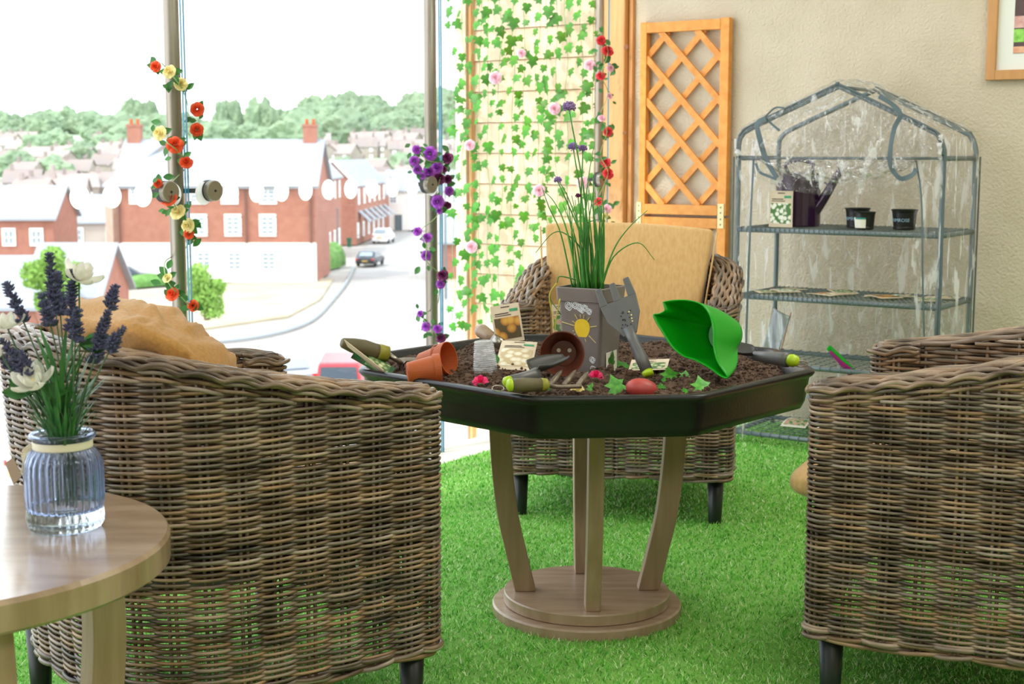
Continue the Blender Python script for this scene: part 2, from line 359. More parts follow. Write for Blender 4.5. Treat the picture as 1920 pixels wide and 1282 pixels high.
# artificial turf: real blades
slab('turf_mat', [xy(-2.77, UP), xy(-2.77, -.4), xy(2.2, -.4), xy(2.2, UP)], -.006, .004, M['turf'])
def turf():
    m = bpy.data.materials.new('turf_blade'); m.use_nodes = True; t = m.node_tree; N = t.nodes; L = t.links
    p = N['Principled BSDF']; p.inputs['Roughness'].default_value = .55; p.inputs['Specular IOR Level'].default_value = .35
    ge = N.new('ShaderNodeNewGeometry'); r = N.new('ShaderNodeValToRGB'); e = r.color_ramp.elements
    e[0].position = 0; e[0].color = srgb('#3f8f2a'); e[1].position = 1; e[1].color = srgb('#f0f8d4')
    for pos, c in ((.3, '#6cc444'), (.6, '#9ae068'), (.86, '#c0ea98')):
        q = e.new(pos); q.color = srgb(c)
    L.new(ge.outputs['Random Per Island'], r.inputs[0]); L.new(r.outputs[0], p.inputs['Base Color'])
    tr = N.new('ShaderNodeBsdfTranslucent'); L.new(r.outputs[0], tr.inputs[0]); mx = N.new('ShaderNodeMixShader'); mx.inputs[0].default_value = .3
    L.new(p.outputs[0], mx.inputs[1]); L.new(tr.outputs[0], mx.inputs[2]); L.new(mx.outputs[0], N['Material Output'].inputs[0])
    rg = np.random.default_rng(3); n = 560000
    k = rg.uniform(-2.77, .9, n); u = rg.uniform(.2, UP-.03, n)
    X = k*WV.x + u*UV.x; Y = k*WV.y + u*UV.y
    keep = (Y > 1.5) & (np.abs(X) < Y*.42+.45); dens = np.clip(1.15 - (Y-2)*.18, .45, 1); keep &= rg.uniform(0, 1, n) < dens
    X = X[keep]; Y = Y[keep]; n = len(X)
    h = rg.uniform(.006, .0155, n); wd = rg.uniform(.0008, .0014, n)*(1+.25*(Y-2)); a = rg.uniform(0, 2*PI, n); lean = rg.uniform(.002, .014, n); la = rg.uniform(0, 2*PI, n)
    dx = np.cos(a)*wd; dy = np.sin(a)*wd; lx = np.cos(la)*lean; ly = np.sin(la)*lean
    V = np.zeros((n, 5, 3))
    V[:, 0] = np.stack([X-dx, Y-dy, 0*X], 1); V[:, 1] = np.stack([X+dx, Y+dy, 0*X], 1)
    V[:, 2] = np.stack([X+dx*.9+lx*.35, Y+dy*.9+ly*.35, h*.6], 1); V[:, 3] = np.stack([X-dx*.9+lx*.35, Y-dy*.9+ly*.35, h*.6], 1)
    V[:, 4] = np.stack([X+lx, Y+ly, h], 1)
    me = bpy.data.meshes.new('turf_blades'); me.vertices.add(n*5); me.vertices.foreach_set('co', V.ravel())
    base = np.arange(n)*5
    loops = np.stack([base, base+1, base+2, base+3, base+3, base+2, base+4], 1).ravel()
    me.loops.add(n*7); me.loops.foreach_set('vertex_index', loops.astype(np.int32))
    st = np.stack([np.arange(n)*7, np.arange(n)*7+4], 1).ravel(); me.polygons.add(n*2)
    me.polygons.foreach_set('loop_start', st.astype(np.int32))
    me.update(calc_edges=True); me.validate(); me.materials.append(m)
    o = bpy.data.objects.new('artificial_grass', me); COL.objects.link(o)
    tag(o, 'bright green artificial grass blades covering the whole floor', 'grass', kind='stuff')
turf()

# glass wall -------------------------------------------------------
posts = [K(-2.95, u, 0) for u in (2.646, 3.757, 4.83)]
PU = (1.50, 2.646, 3.757, 4.83)
names = ('left steel mullion tube wound with orange and cream roses', 'middle steel mullion tube behind the table with purple roses', 'right steel mullion tube beside the timber post with red roses')
for i, u in enumerate((2.646, 3.757, 4.83)):
    p = K(-2.95, u, 0)
    b = MB(); b.lathe([(.0205, -.1), (.0205, 2.5)], 28, Matrix.Translation(p))
    o = b.build('window_post', M['steel'], smooth=True); tag(o, names[i], 'post', 'steel posts of the glass wall')
    for s in ((-.078, .078) if i == 0 else (-.078,)):
        q = K(KG, u+s, .9); f = MB()
        f.lathe([(.0265, -.0255), (.0285, -.023), (.0285, -.009)], 28, basis(q, z=-WV)); 
        d = f.build('clamp_disc', M['steel_disc'], o, M=None, smooth=False)
        g = MB(); g.lathe([(.029, -.009), (.029, .006)], 28, basis(q, z=-WV)); g.build('gasket', M['rubber'], o)
        g = MB(); g.lathe([(.0285, .006), (.0285, .024), (.025, .026)], 28, basis(q, z=WV)); 
        g2 = MB(); g2.lathe([(.0265, .0265), (.0285, .024), (.0285, .007)][::-1], 28, basis(q, z=WV)); g2.build('clamp_disc', M['steel_disc'], o)
        s2 = MB(); s2.lathe([(.004, .0262), (.003, .0285)], 10, basis(q, z=WV)); s2.build('screw', M['rubber'], d)
        a = MB(); a.bar(K(-2.95, u, .9), K(-2.938, u+s, .9), .035, .012, mi=0); a.build('clamp_arm', M['rubber'], o)
for i in range(3):
    u0 = PU[i]+.005; u1 = PU[i+1]-.005
    if i == 0: u0 = -1.0
    b = MB(); b.box((0, 0, 0), (u1-u0, .007, 2.56), basis(K(KG, (u0+u1)/2, 1.2), x=UV, z=ZV))
    me = b.mesh('window', [M['pane'], M['glassedge']])
    me.polygons.foreach_set('material_index', [1, 1, 0, 0, 1, 1]); o = place(me, f'window_{i+1}'); tag(o, kind='structure')
    # frosted safety dots
    s = u0 + (.05 if i else .03)
    n = int((u1-u0)/.1) if i < 2 else 0
    for j in range(n):
        uu = u1 - .05 - j*.1
        if uu < .6: break
        d = MB(); d.lathe([(.031, 0), (.031, .0004)], 28, basis(K(KG+.004, uu, .893), z=WV)); d.build('safety_dot', M['dot'], o)
b = MB(); b.box((0, 0, 0), (6, .08, .05), basis(K(KG-.02, 2, -.12), x=UV, z=ZV)); tag(b.build('trim_3', M['steel']), kind='structure')

# timber clad wing wall outside ---------------------------------------
wall = tag(MB().box((0, 0, 0), (.74, .05, 5.2), basis(K(-3.33, UP+.075, .0), x=WV, z=ZV)).build('wall_outer', M['board']), kind='structure')
z = -.78
pitch = .1275
zz = 1.513 - pitch*22
j = 0
bm_ = MB(); bm_.prism([(0, 0), (.020, .0), (.012, pitch-.004), (0, pitch-.004)], .70)
bme = bm_.mesh('board', M['board'])
while zz < 2.5:
    q = K(-2.98, UP+.05, zz)
    o = place(bme, 'board', wall, basis(q, x=-UV, y=ZV) ); zz += pitch
# corner trims of the cladding
b = MB(); b.box((0, 0, 0), (.055, .06, 5.2), basis(K(-3.662, UP+.03, 0), x=WV, z=ZV)); tag(b.build('trim_4', M['board'], bevel=.003), kind='structure')
b = MB(); b.box((0, 0, 0), (.012, .035, 5.2), basis(K(-3.618, UP+.025, 0), x=WV, z=ZV)); tag(b.build('trim_5', M['pine']), kind='structure')

# ================================================================== WICKER CHAIRS
HW, HD = .314, .31
def fillet(pts, rad, per=8):
    out_ = [np.array(pts[0], float)]
    for i in range(1, len(pts)-1):
        a, b, c = (np.array(p, float) for p in (pts[i-1], pts[i], pts[i+1]))
        d1 = (a-b)/np.linalg.norm(a-b); d2 = (c-b)/np.linalg.norm(c-b); ang = math.acos(np.clip(d1@d2, -1, 1)); r = rad[i]
        t = r/math.tan(ang/2); p1 = b+d1*t; p2 = b+d2*t; bis = (d1+d2)/np.linalg.norm(d1+d2); ce = b+bis*r/math.sin(ang/2)
        a0 = math.atan2(*(p1-ce)[::-1]); a1 = math.atan2(*(p2-ce)[::-1]); da = (a1-a0+PI) % (2*PI)-PI
        n = max(2, int(per*abs(da)/(PI/2)*(1+r*8)))
        out_ += [ce+r*np.array([math.cos(a0+da*j/n), math.sin(a0+da*j/n)]) for j in range(n+1)]
    out_.append(np.array(pts[-1], float)); return np.array(out_)
class Path:
    def __init__(s, P):
        s.P = P; d = np.linalg.norm(np.diff(P, axis=0), axis=1); s.S = np.r_[0, np.cumsum(d)]; s.L = s.S[-1]
    def at(s, t):
        x = np.interp(t, s.S, s.P[:, 0]); y = np.interp(t, s.S, s.P[:, 1]); e = .004
        x1 = np.interp(t+e, s.S, s.P[:, 0]); y1 = np.interp(t+e, s.S, s.P[:, 1]); x0 = np.interp(t-e, s.S, s.P[:, 0]); y0 = np.interp(t-e, s.S, s.P[:, 1])
        tx, ty = x1-x0, y1-y0; l = np.hypot(tx, ty)+1e-9
        return x, y, -ty/l, tx/l
RB = .24
halfR = fillet([(0, HD), (HW, HD), (HW, -HD), (HW-.075, -HD), (HW-.075, -HD+.10)], [0, RB, .035, .03, 0])
halfF = fillet([(0, HD), (HW, HD), (HW, -HD), (0, -HD)], [0, RB, .035, 0])
def mirror(h): return np.vstack([(h*np.array([-1, 1]))[::-1][:-1], h])
PC = Path(mirror(halfR)); PF = Path(mirror(halfF))
sideL = Path(halfF).L; NST = round(sideL/.0615); SP = sideL/NST
def ztop(y): return np.interp(y+HD, [0, .1, .2, .3, .4, .5, .62], [.590, .603, .618, .638, .660, .685, .703])
ZB = .135
def inner(d, yf): return Path(mirror(fillet([(0, HD-d), (HW-d, HD-d), (HW-d, -HD+yf)], [0, RB-d*.85, 0])))
def shape(path, s, z, off):
    """s measured from the back centre"""
    x, y, nx, ny = path.at(s+path.L/2)
    f = np.clip((y+.12)/.35, 0, 1)
    X = (x+nx*off)*(1-(1-np.clip((z-ZB)/.6, 0, 1))*(.02+.06*f)); Y = y+ny*off
    return X, np.where(Y > 0, Y*(1-(1-np.clip((z-ZB)/.6, 0, 1))*.13), Y)
def build_chair(label, group=None):
    root = empty('wicker_armchair', label=label, cat='armchair', group=group)
    rg = random.Random(11)
    def strand(path, s0, s1, zf, amp, r, phase, name='cane_strand', dz=0, per=6, sides=6, shift=0):
        n = max(6, int((s1-s0)/SP*per)); s = np.linspace(s0, s1, n)
        x0, y0, _, _ = path.at(s+path.L/2); z = zf(y0, s)
        sd = rg.uniform(0, 100); z = z + .0012*np.sin(s*6+z*9) + .0006*np.sin(s*9+sd) + .0004*np.sin(s*23+sd*2)
        off = amp*np.tanh(1.7*np.cos(PI*s/SP + phase))/.935 + shift
        x, y = shape(path, s, z, off)
        b = MB(); b.tube(np.stack([x, y, z], 1), r*rg.uniform(.9, 1.1), sides, up=(0, 0, 1)); return b.build(name, M['cane'], root, smooth=True)
    pitch = .0049; zseat = .335
    z = ZB+.012; i = 0
    while z < .73:
        zz = z; ph = PI*(i % 2)
        if z < zseat:
            strand(PF, -sideL, sideL, lambda y, s: zz + 0*y, .0056, .0030, ph)
        else:
            # part of the loop whose rim is higher than this row
            lim = PC.L/2
            if z > .590-.034:
                s_ = np.linspace(0, PC.L/2, 400); _, y_, _, _ = PC.at(s_+PC.L/2); ok = ztop(y_)-.034 > z
                if not ok[0]: break
                lim = s_[np.argmin(ok)] if not ok.all() else PC.L/2
            strand(PC, -lim, lim, lambda y, s: zz + 0*y, .0056, .0030, ph)
        z += pitch; i += 1
    for j, d in enumerate((.0335, .028, .0225, .017, .0115)):
        strand(PC, -PC.L/2, PC.L/2, lambda y, s: ztop(y)-d+.002*np.cos(PI*s/SP)**2, .0062, .0036, PI*j)
    for j, (d, ph, am) in enumerate(((.012, 0, .010), (.008, .12*PI, .004), (.004, .5*PI, -.002), (.002, .05*PI, -.007), (.0, .62*PI, -.012))):
        strand(PC, -PC.L/2, PC.L/2, lambda y, s: ztop(y)-d+.007*np.abs(np.cos(PI*s/SP+ph))**1.2-.001, .003, .0041, PI*(j % 2), per=9, shift=am)
    for j, (d, a) in enumerate(((.0, .003), (.005, .008), (.010, .003), (.014, .009))):
        strand(PF, -sideL, sideL, lambda y, s: ZB-.006+d+.004*np.sin(PI*s/SP/2+j*2.1), a, .0046, PI*j, per=7)
    # the arms are hollow: an inner woven face and canes laid over the top
    PI_ = inner(.064, .045); z = zseat+.004; i = 0
    while z < .66:
        lim = PI_.L/2; s_ = np.linspace(0, PI_.L/2, 300); _, y_, _, _ = PI_.at(s_+PI_.L/2); ok = ztop(y_)-.008 > z
        if not ok[0]: break
        if not ok.all(): lim = s_[np.argmin(ok)]
        strand(PI_, -lim, lim, lambda y, s: z + 0*y, .0045, .0042, PI*(i % 2), name='inner_cane')
        z += .0078; i += 1
    for j, d in enumerate((.014, .024, .034, .044, .054, .063)):
        pt = inner(d, .012+.006*(j % 2)); strand(pt, -pt.L/2, pt.L/2, lambda y, s: ztop(y)+.001+.004*math.sin((d-.01)/.055*PI)-.004*(j == 5)+.0025*np.cos(PI*s/SP+j*1.3), .0028, .0058, PI*j, name='rim_cane')
    for j in range(-16, 17):
        s0 = j*SP*.98
        if abs(s0) > PI_.L/2-.01: continue
        x0, y0, _, _ = PI_.at(s0+PI_.L/2); zz = np.linspace(zseat-.01, float(ztop(y0))-.008, 10); xs, ys = shape(PI_, np.full(10, s0), zz, 0*zz)
        b = MB(); b.tube(np.stack([xs, ys, zz], 1), .0040, 6, up=(1, .3, 0)); b.build('stake', M['cane'], root, smooth=True)
    # upright stakes in pairs
    for j in range(-NST, NST+1):
        s = j*SP; front = False
        x0, y0, _, _ = PF.at(s+PF.L/2)
        full = y0 > -HD+.02
        for e in (-.0062, .0062):
            zz = np.linspace(ZB-.004, (float(ztop(y0))-.004) if full else zseat, 16)
            xs, ys = shape(PF, np.full(16, s+e), zz, 0*zz)
            b = MB(); b.tube(np.stack([xs, ys, zz], 1), .0034, 6, up=(1, .3, 0)); b.build('stake', M['cane'], root, smooth=True)
    for sgn in (-1, 1):          # stakes of the arm fronts above the seat
        for ss in (sideL-HW+.03, sideL-HW+.075, sideL-HW+.115):
            s = sgn*ss
            for e in (-.0055, .0055):
                zz = np.linspace(zseat-.02, .592, 10); xs, ys = shape(PC, np.full(10, s+e), zz, 0*zz)
                b = MB(); b.tube(np.stack([xs, ys, zz], 1), .0034, 6, up=(1, .3, 0)); b.build('stake', M['cane'], root, smooth=True)
    # seat deck and legs
    b = MB(); b.prism([tuple(p*.965*np.array([1, .94])) for p in np.vstack([halfF*np.array([1, 1]), (halfF*np.array([-1, 1]))[::-1][1:-1]])][::2], .012, Matrix.Translation((0, 0, .325)))
    b.build('seat_deck', M['tool_dark'], root)
    for sx in (-1, 1):
        for fy, yy in ((0, -HD+.045), (1, HD-.085)):
            xx = sx*(HW-.045-.045*fy)
            b = MB(); b.lathe([(.016, -.13), (.018, -.12), (.024, .02)], 20, Matrix.Translation((xx, yy, .13)))
            b.build('leg', M['legblack'], root, smooth=True)
    return root
def cushion_mesh(w, d, h, mname, seed=0, wr=.0, nu=26, nv=22, puff=.35, edge=7):
    """rounded box cushion, local origin at its centre"""
    def sup(v, p): return math.copysign(abs(v)**p, v)
    b = MB()
    def fn(i, j):
        a = i*2*PI; t = (j-.5)*PI
        e = 2/edge; ct = sup(math.cos(t), .42); st = sup(math.sin(t), .8)
        x = sup(math.cos(a), e)*ct; y = sup(math.sin(a), e)*ct; zz = st
        bul = (1-abs(x)**3)*(1-abs(y)**3)
        X, Y, Z = x*w/2*(1), y*d/2, zz*h/2*(1-puff+puff*bul*1.25)
        if wr:
            nz = noise.noise(Vector((X*9+seed, Y*9, Z*9)))*wr + noise.noise(Vector((X*26+seed, Y*7+X*12, Z*20)))*wr*.6
            f = 1+nz; X *= 1+nz*.25; Y *= 1+nz*.25; Z *= f
        return (X, Y, Z)
    b.grid(fn, nu*2, nv, closeu=True)
    return b
chA = build_chair('brown wicker armchair at left facing the table, crumpled ochre cushion on it')
chB = copy_tree(chA); chC = copy_tree(chA)
chB['label'] = 'wicker armchair at right edge, its woven side nearest the viewer'
chC['label'] = 'wicker armchair behind the table holding a tall square mustard back cushion'
for c in (chA, chB, chC): c['group'] = 'wicker armchairs around the planting table'
chA.location = (-.553, 2.480, 0); chA.rotation_euler.z = math.atan2(.788, -.616)
chB.location = (.940, 2.640, 0); chB.rotation_euler.z = math.atan2(-.903, -.43)
chC.location = (.337, 4.087, 0); chC.rotation_euler.z = math.radians(-10.7)

def seat_cushion(ch, label):
    cu = cushion_mesh(.475, .60, .095, 'seat', edge=9, puff=.2).build('seat_cushion', M['cushion'], smooth=True)
    m_ = Matrix.Rotation(ch.rotation_euler.z, 4, 'Z'); m_.translation = ch.location
    cu.matrix_basis = m_ @ Matrix.Translation((0, -.075, .388)); tag(cu, label, 'cushion', 'seat cushions of the armchairs'); return m_
mA = seat_cushion(chA, 'mustard seat cushion inside the left wicker armchair')
mB = seat_cushion(chB, 'mustard seat cushion poking out of the right wicker armchair front')
mC = seat_cushion(chC, 'mustard seat cushion of the armchair behind the table')
# tall back cushion of the rear chair
def box_cushion(w, d, h, taper):
    b = bmesh.new(); bmesh.ops.create_cube(b, size=1)
    for v in b.verts:
        t = 1-taper*(.5-v.co.z)
        v.co = Vector((v.co.x*w*t, v.co.y*d, v.co.z*h))
    bmesh.ops.subdivide_edges(b, edges=b.edges[:], cuts=9, use_grid_fill=True)
    for v in b.verts:
        x, y, z = v.co.x/(w/2), v.co.y/(d/2), v.co.z/(h/2)
        v.co.y += math.copysign(.016, y)*max(0, 1-x*x)*max(0, 1-z*z)
        v.co.z += .012*(1-x*x) if z > .9 else 0
    me = bpy.data.meshes.new('back_cushion'); b.to_mesh(me); b.free(); me.materials.append(M['cushion']); me.polygons.foreach_set('use_smooth', [True]*len(me.polygons)); return me
bc = place(box_cushion(.50, .12, .40, .17), 'back_cushion', None, mC @ Matrix.Translation((-.022, .135, .580)) @ Matrix.Rotation(math.radians(-12), 4, 'X') @ Matrix.Rotation(math.radians(1.5), 4, 'Y'))
md = bc.modifiers.new('bevel', 'BEVEL'); md.width = .014; md.segments = 3; md.limit_method = 'ANGLE'; md.angle_limit = 1.0
tag(bc, 'tall square mustard back cushion standing in the armchair behind the table', 'cushion')
# piping seams
b = MB()
for sx in (-1, 1):
    b.tube([(sx*.241*(1-.17*(.5-t/10)) , -.062-.002*math.sin(t/10*PI), -.19+.38*t/10) for t in range(11)], .0028, 5)
b.build('piping', M['cushion'], bc, smooth=True)
# crumpled cushion of the left chair
pb = MB()
def pfn(i, j):
    a = i*2*PI; t = (j-.5)*PI
    ct = math.copysign(abs(math.cos(t))**.55, math.cos(t))
    x = math.copysign(abs(math.cos(a))**.55, math.cos(a))*ct; y = math.copysign(abs(math.sin(a))**.55, math.sin(a))*ct; z = math.copysign(abs(math.sin(t))**.9, math.sin(t))
    bul = (1-x*x*.75)*(1-y*y*.75)
    X, Y, Z = x*.25, y*.155, z*.072*(.22+bul)
    v = Vector((X*5.5, Y*16+X*6, .5*z)); r1 = abs(noise.noise(v)); r2 = abs(noise.noise(v*2.1+Vector((3, 1, 2)))); f = -.058*(.25-r1)*bul-.02*(.2-r2)
    Z += math.copysign(f, z); Y += .02*noise.noise(Vector((X*8, 5, z)));  X += .012*noise.noise(Vector((Y*12, 9, z)))
    return (X, Y, Z)
pb.grid(pfn, 96, 52, closeu=True)
pil = pb.build('back_pillow', M['pillow'], smooth=True)

_f = Vector((.788, .616, 0)); _w = Vector((-.616, .788, 0))
pil.matrix_basis = basis(Vector((-.628, 2.425, .640)), x=_w, y=(-_f*.76+ZV*.65))
tag(pil, 'crumpled ochre linen cushion slumped in the left wicker armchair', 'cushion')

# ================================================================== PLANTING TABLE
TC = Vector((.164, 3.029, 0)); RIM = .559
tb = empty('planting_table', TC, 0, 'round-based wooden table with four curved legs under the black tray', 'table')
b = MB(); b.lathe([(.204, 0), (.2075, .004), (.2075, .023), (.204, .027)], 72); b.build('base_disc', M['oak'], tb)
b = MB(); b.lathe([(.179, .027), (.182, .029), (.182, .049), (.180, .052)], 72); b.build('base_disc', M['oak'], tb)
def curved_leg(ang, prof, zs, wid, thick, parent, m, name='leg'):
    """leg in the vertical plane at ang; prof = outer radius at heights zs"""
    n = 14; b = MB(); pts = []
    cr = catmull([(r, 0, z) for r, z in zip(prof, zs)], 5); d = Vector((math.cos(ang), math.sin(ang), 0)); t = Vector((-d.y, d.x, 0)); vs = []; fs = []
    for p in cr:
        for sd in (-1, 1):
            vs.append(d*p.x+t*(sd*wid/2)+ZV*p.z); vs.append(d*(p.x-thick)+t*(sd*wid/2)+ZV*p.z)
    for j in range(len(cr)-1):
        a = j*4; c = a+4
        fs += [(a, a+2, c+2, c), (a+2, a+3, c+3, c+2), (a+3, a+1, c+1, c+3), (a+1, a, c, c+1)]
    fs += [(0, 1, 3, 2), (a+4, a+6, a+7, a+5)]
    b.add(vs, fs); return b.build(name, m, parent, bevel=.002)
for a in (-88, 2, 92, 182):
    curved_leg(math.radians(a), (.158, .176, .196, .208, .214, .214), (.052, .13, .22, .32, .42, .475), .032, .046, tb, M['oak_leg'])
b = MB(); b.box((0, 0, .463), (.40, .05, .022)); b.box((0, 0, .463), (.05, .40, .022)); b.build('cross_brace', M['oak_leg'], tb)

# the octagonal tray
AP, HA, RV = .430, 26, .482
LONG = (229, 319, 49, 139)
angs = [23, 75, 113, 165, 194, 255, 293, 345]; RVS = [.482, .482, .482, .486, .500, .488, .482, .482]
def octo(scale, z, rr=.045, per=6):
    pts = [np.array([rv*scale*math.cos(math.radians(a)), rv*scale*math.sin(math.radians(a))]) for a, rv in zip(angs, RVS)]
    n = len(pts); outp = []
    for i in range(n):
        a, q, c = pts[i-1], pts[i], pts[(i+1) % n]
        f = fillet([a, q, c], [0, rr, 0], per)[1:-1]; m_ = 7
        idx = np.linspace(0, len(f)-1, m_); ff = np.stack([np.interp(idx, range(len(f)), f[:, 0]), np.interp(idx, range(len(f)), f[:, 1])], 1)
        outp += [(p[0], p[1], z) for p in ff]
    return outp
tray = empty('black_tray', TC + ZV*.475, 0, 'large black octagonal plastic tray of soil resting on the wooden table', 'tray')
prof = [(.925, .000), (.945, .002), (.962, .018), (.978, .066), (.990, .070), (1.0, .076), (1.0, .081), (.988, .0845), (.968, .0845), (.954, .080), (.938, .062), (.925, .020), (.915, .012)]
rings = [octo(s, z, .05 if s > .95 else .045) for s, z in prof]; n = len(rings[0])
b = MB(); vs = [p for r in rings for p in r]; fs = [(j*n+i, j*n+(i+1) % n, (j+1)*n+(i+1) % n, (j+1)*n+i) for j in range(len(rings)-1) for i in range(n)]
fs += [tuple(range(n))[::-1], tuple((len(rings)-1)*n+i for i in range(n))]
b.add(vs, fs); o = b.build('tray_shell', M['tray'], tray, smooth=True)

# soil with crumbs
def soil_h(x, y):
    r = math.hypot(x, y)
    h = .066 + .036*noise.noise(Vector((x*4, y*4, 1))) + .018*noise.noise(Vector((x*11, y*11, 3))) + .020*abs(noise.noise(Vector((x*30, y*30, 5)))) + .007*noise.noise(Vector((x*70, y*70, 7)))
    h += .012*max(0, 1-abs(y-.15)/.2)*max(0, 1-abs(x+.1)/.35)
    e = max(0, (r-.33)/.11); return max(h - .012*e, .03)
sb = MB(); NR, NA = 70, 200
ro = np.array(octo(.937, 0, .045))[:, :2]; ro = np.vstack([ro[i]+(ro[(i+1) % len(ro)]-ro[i])*t for i in range(len(ro)) for t in np.linspace(0, 1, 16, endpoint=False)]); ra = np.arctan2(ro[:, 1], ro[:, 0]); od = np.argsort(ra); ra = ra[od]; rr_ = np.hypot(ro[:, 0], ro[:, 1])[od]
def sfn(i, j):
    a = i*2*PI-PI; R = np.interp(a, ra, rr_, period=2*PI)*(j); x, y = R*math.cos(a), R*math.sin(a); return (x, y, soil_h(x, y))
sb.grid(sfn, NA, NR, closeu=True)
so = sb.build('soil', M['soil'], smooth=True); so.location = TC+ZV*.475; tag(so, 'dark brown crumbly soil filling the black octagonal tray', 'soil', kind='stuff')
# crumbs joined as stuff on the soil
cb = MB(); rg = random.Random(5)
ico = bmesh.new(); bmesh.ops.create_icosphere(ico, subdivisions=1, radius=1); iv = [v.co.copy() for v in ico.verts]; if_ = [tuple(v.index for v in f.verts) for f in ico.faces]; ico.free()
for _ in range(9000):
    a = rg.uniform(-PI, PI); R = np.interp(a, ra, rr_, period=2*PI)*math.sqrt(rg.random())*.985; x, y = R*math.cos(a), R*math.sin(a)
    s = rg.uniform(.0014, .0042) * (2.0 if rg.random() < .10 else 1); q = Vector((x, y, soil_h(x, y)+s*.3)); sc = Vector((rg.uniform(.6, 1.3), rg.uniform(.6, 1.3), rg.uniform(.6, 1.2)))
    cb.add([q + Vector((v.x*sc.x*rg.uniform(.75, 1.25), v.y*sc.y, v.z*sc.z*rg.uniform(.8, 1.2)))*s for v in iv], if_)
co = cb.build('soil_crumbs', M['soil'], so); tag(co, kind='stuff')
def soil_at(p):      # world point on soil under p
    return Vector((p.x, p.y, .475 + soil_h(p.x-TC.x, p.y-TC.y)))
def on_soil(px, py, up=0):
    z = .54
    for _ in range(4):
        p = atz(px, py, z+up); z = soil_at(p).z
    return Vector((p.x, p.y, z+up))

# ------------------------------------------------------------------ generic bits
def rose_mesh(name, m, r=.02, rings_=((3, .28, .9), (5, .6, .75), (6, 1.0, .4)), seed=1):
    rg = random.Random(seed); b = MB()
    for n, R, H in rings_:
        a0 = rg.uniform(0, 6)
        for i in range(n):
            a = a0+2*PI*i/n+rg.uniform(-.1, .1); wdt = 2*PI/n*1.35
            def fn(u, v):
                t = (u-.5)*wdt; rad = r*(.12+(R-.12)*(v**.8))*(1+.12*math.sin(v*3)); rad *= 1-.12*(2*u-1)**2
                zz = r*(H*v - .3*(v**3)*(R)) - r*.25*(2*u-1)**2*v
                return (rad*math.cos(a+t), rad*math.sin(a+t), zz)
            b.grid(fn, 4, 4)
    return b.mesh(name, m, smooth=True)
def ivy_mesh(name, m, s=1):
    o = [(0, -.38), (.16, -.5), (.36, -.42), (.50, -.20), (.30, -.02), (.52, .22), (.26, .26), (.13, .40), (0, .66), (-.13, .40), (-.26, .26), (-.52, .22), (-.30, -.02), (-.50, -.20), (-.36, -.42), (-.16, -.5)]
    b = MB(); vs = [(0, -.05, .02)] + [(x, y, -.16*(x*x)*2-.05*y*y+.03*math.sin(9*x+5*y)) for x, y in o]; n = len(o)
    vs = [tuple(c*s for c in v) for v in vs]
    b.add(vs, [(0, i+1, (i+1) % n+1) for i in range(n)]); return b.mesh(name, m, smooth=True)
def ovate_mesh(name, m, s=1):
    b = MB()
    b.grid(lambda u, v: ((u-.5)*.62*math.sin(PI*min(1, v*1.02+.02))**.8*s, v*s, (-.12*(v-.3)**2+.25*(u-.5)**2)*s), 2, 6); return b.mesh(name, m, smooth=True)
IVY = [ivy_mesh('leaf', M['leaf'], s) for s in (.052, .062, .070)]
IVYW = ivy_mesh('leaf', M['leafw'], .058)
OVA = ovate_mesh('leaf', M['leafd'], .026)
ROSE = {c: rose_mesh('rose', M[c+'_rose'], .021, seed=i+2) for i, c in enumerate(('orange', 'red', 'cream', 'purple', 'plum', 'pink'))}

# ------------------------------------------------------------------ seed packets
M['pic_onion'] = None
def voro(name, c1, c2, c3, scale):
    m = bpy.data.materials.new(name); m.use_nodes = True; t = m.node_tree; N = t.nodes; L = t.links; p = N['Principled BSDF']; p.inputs['Roughness'].default_value = .6
    tc = N.new('ShaderNodeTexCoord'); v = N.new('ShaderNodeTexVoronoi'); v.inputs['Scale'].default_value = scale; L.new(tc.outputs['Object'], v.inputs['Vector'])
    r = N.new('ShaderNodeValToRGB'); e = r.color_ramp.elements; e[0].color = srgb(c1); e[0].position = .25; e[1].color = srgb(c3); e[1].position = .62; q = e.new(.48); q.color = srgb(c2)
    L.new(v.outputs['Distance'], r.inputs[0]); L.new(r.outputs[0], p.inputs['Base Color']); return m
M['pic_onion'] = voro('onion_picture', '#d8a545', '#c07f35', '#5a4a2c', 45)
M['pic_white'] = voro('white_bulb_picture', '#f0efe4', '#dfe2cf', '#4e7a3c', 70)
M['pic_garlic'] = voro('pale_bulb_picture', '#eee6d6', '#e0cfae', '#c9b28c', 60)
M['pic_herb'] = voro('herb_picture', '#d8d9b8', '#8aa06a', '#4c6e3c', 80)
M['pic_flower'] = voro('flower_picture', '#d98a8a', '#b9b78a', '#54804a', 70)
def packet(Mx, w, h, label, pic='pic_onion', group=None, banner=True, paper='paper', cat='seed packet', bend=0, tub=None):
    """front towards +z, top towards +y, local origin at bottom centre"""
    b = MB(); t = .0014
    def fn(u, v): return ((u-.5)*w*(1), v*h, bend*math.sin(v*PI)*math.cos((u-.5)*2))
    b.grid(fn, 4, 6); o = b.build('seed_packet', M[paper], M=Mx, solid=t); tag(o, label, cat, group)
    def patch(name, x0, x1, y0, y1, m, dz=.0012):
        q = MB(); q.grid(lambda u, v: ((x0+(x1-x0)*u-.5)*w, (y0+(y1-y0)*v)*h, bend*math.sin((y0+(y1-y0)*v)*PI)*math.cos((x0+(x1-x0)*u-.5)*2)+dz), 3, 4); q.build(name, m, o)
    patch('picture', .07, .93, .10, .66, M[pic])
    patch('header_line', .12, .60, .76, .785, M['ink'], .0014); patch('header_line', .12, .68, .71, .73, M['ink'], .0014)
    patch('hang_slot', .36, .66, .925, .95, M['ink'], .0014)
    if banner: patch('banner', .64, .93, .80, .87, M['inkg'], .0014)
    return o

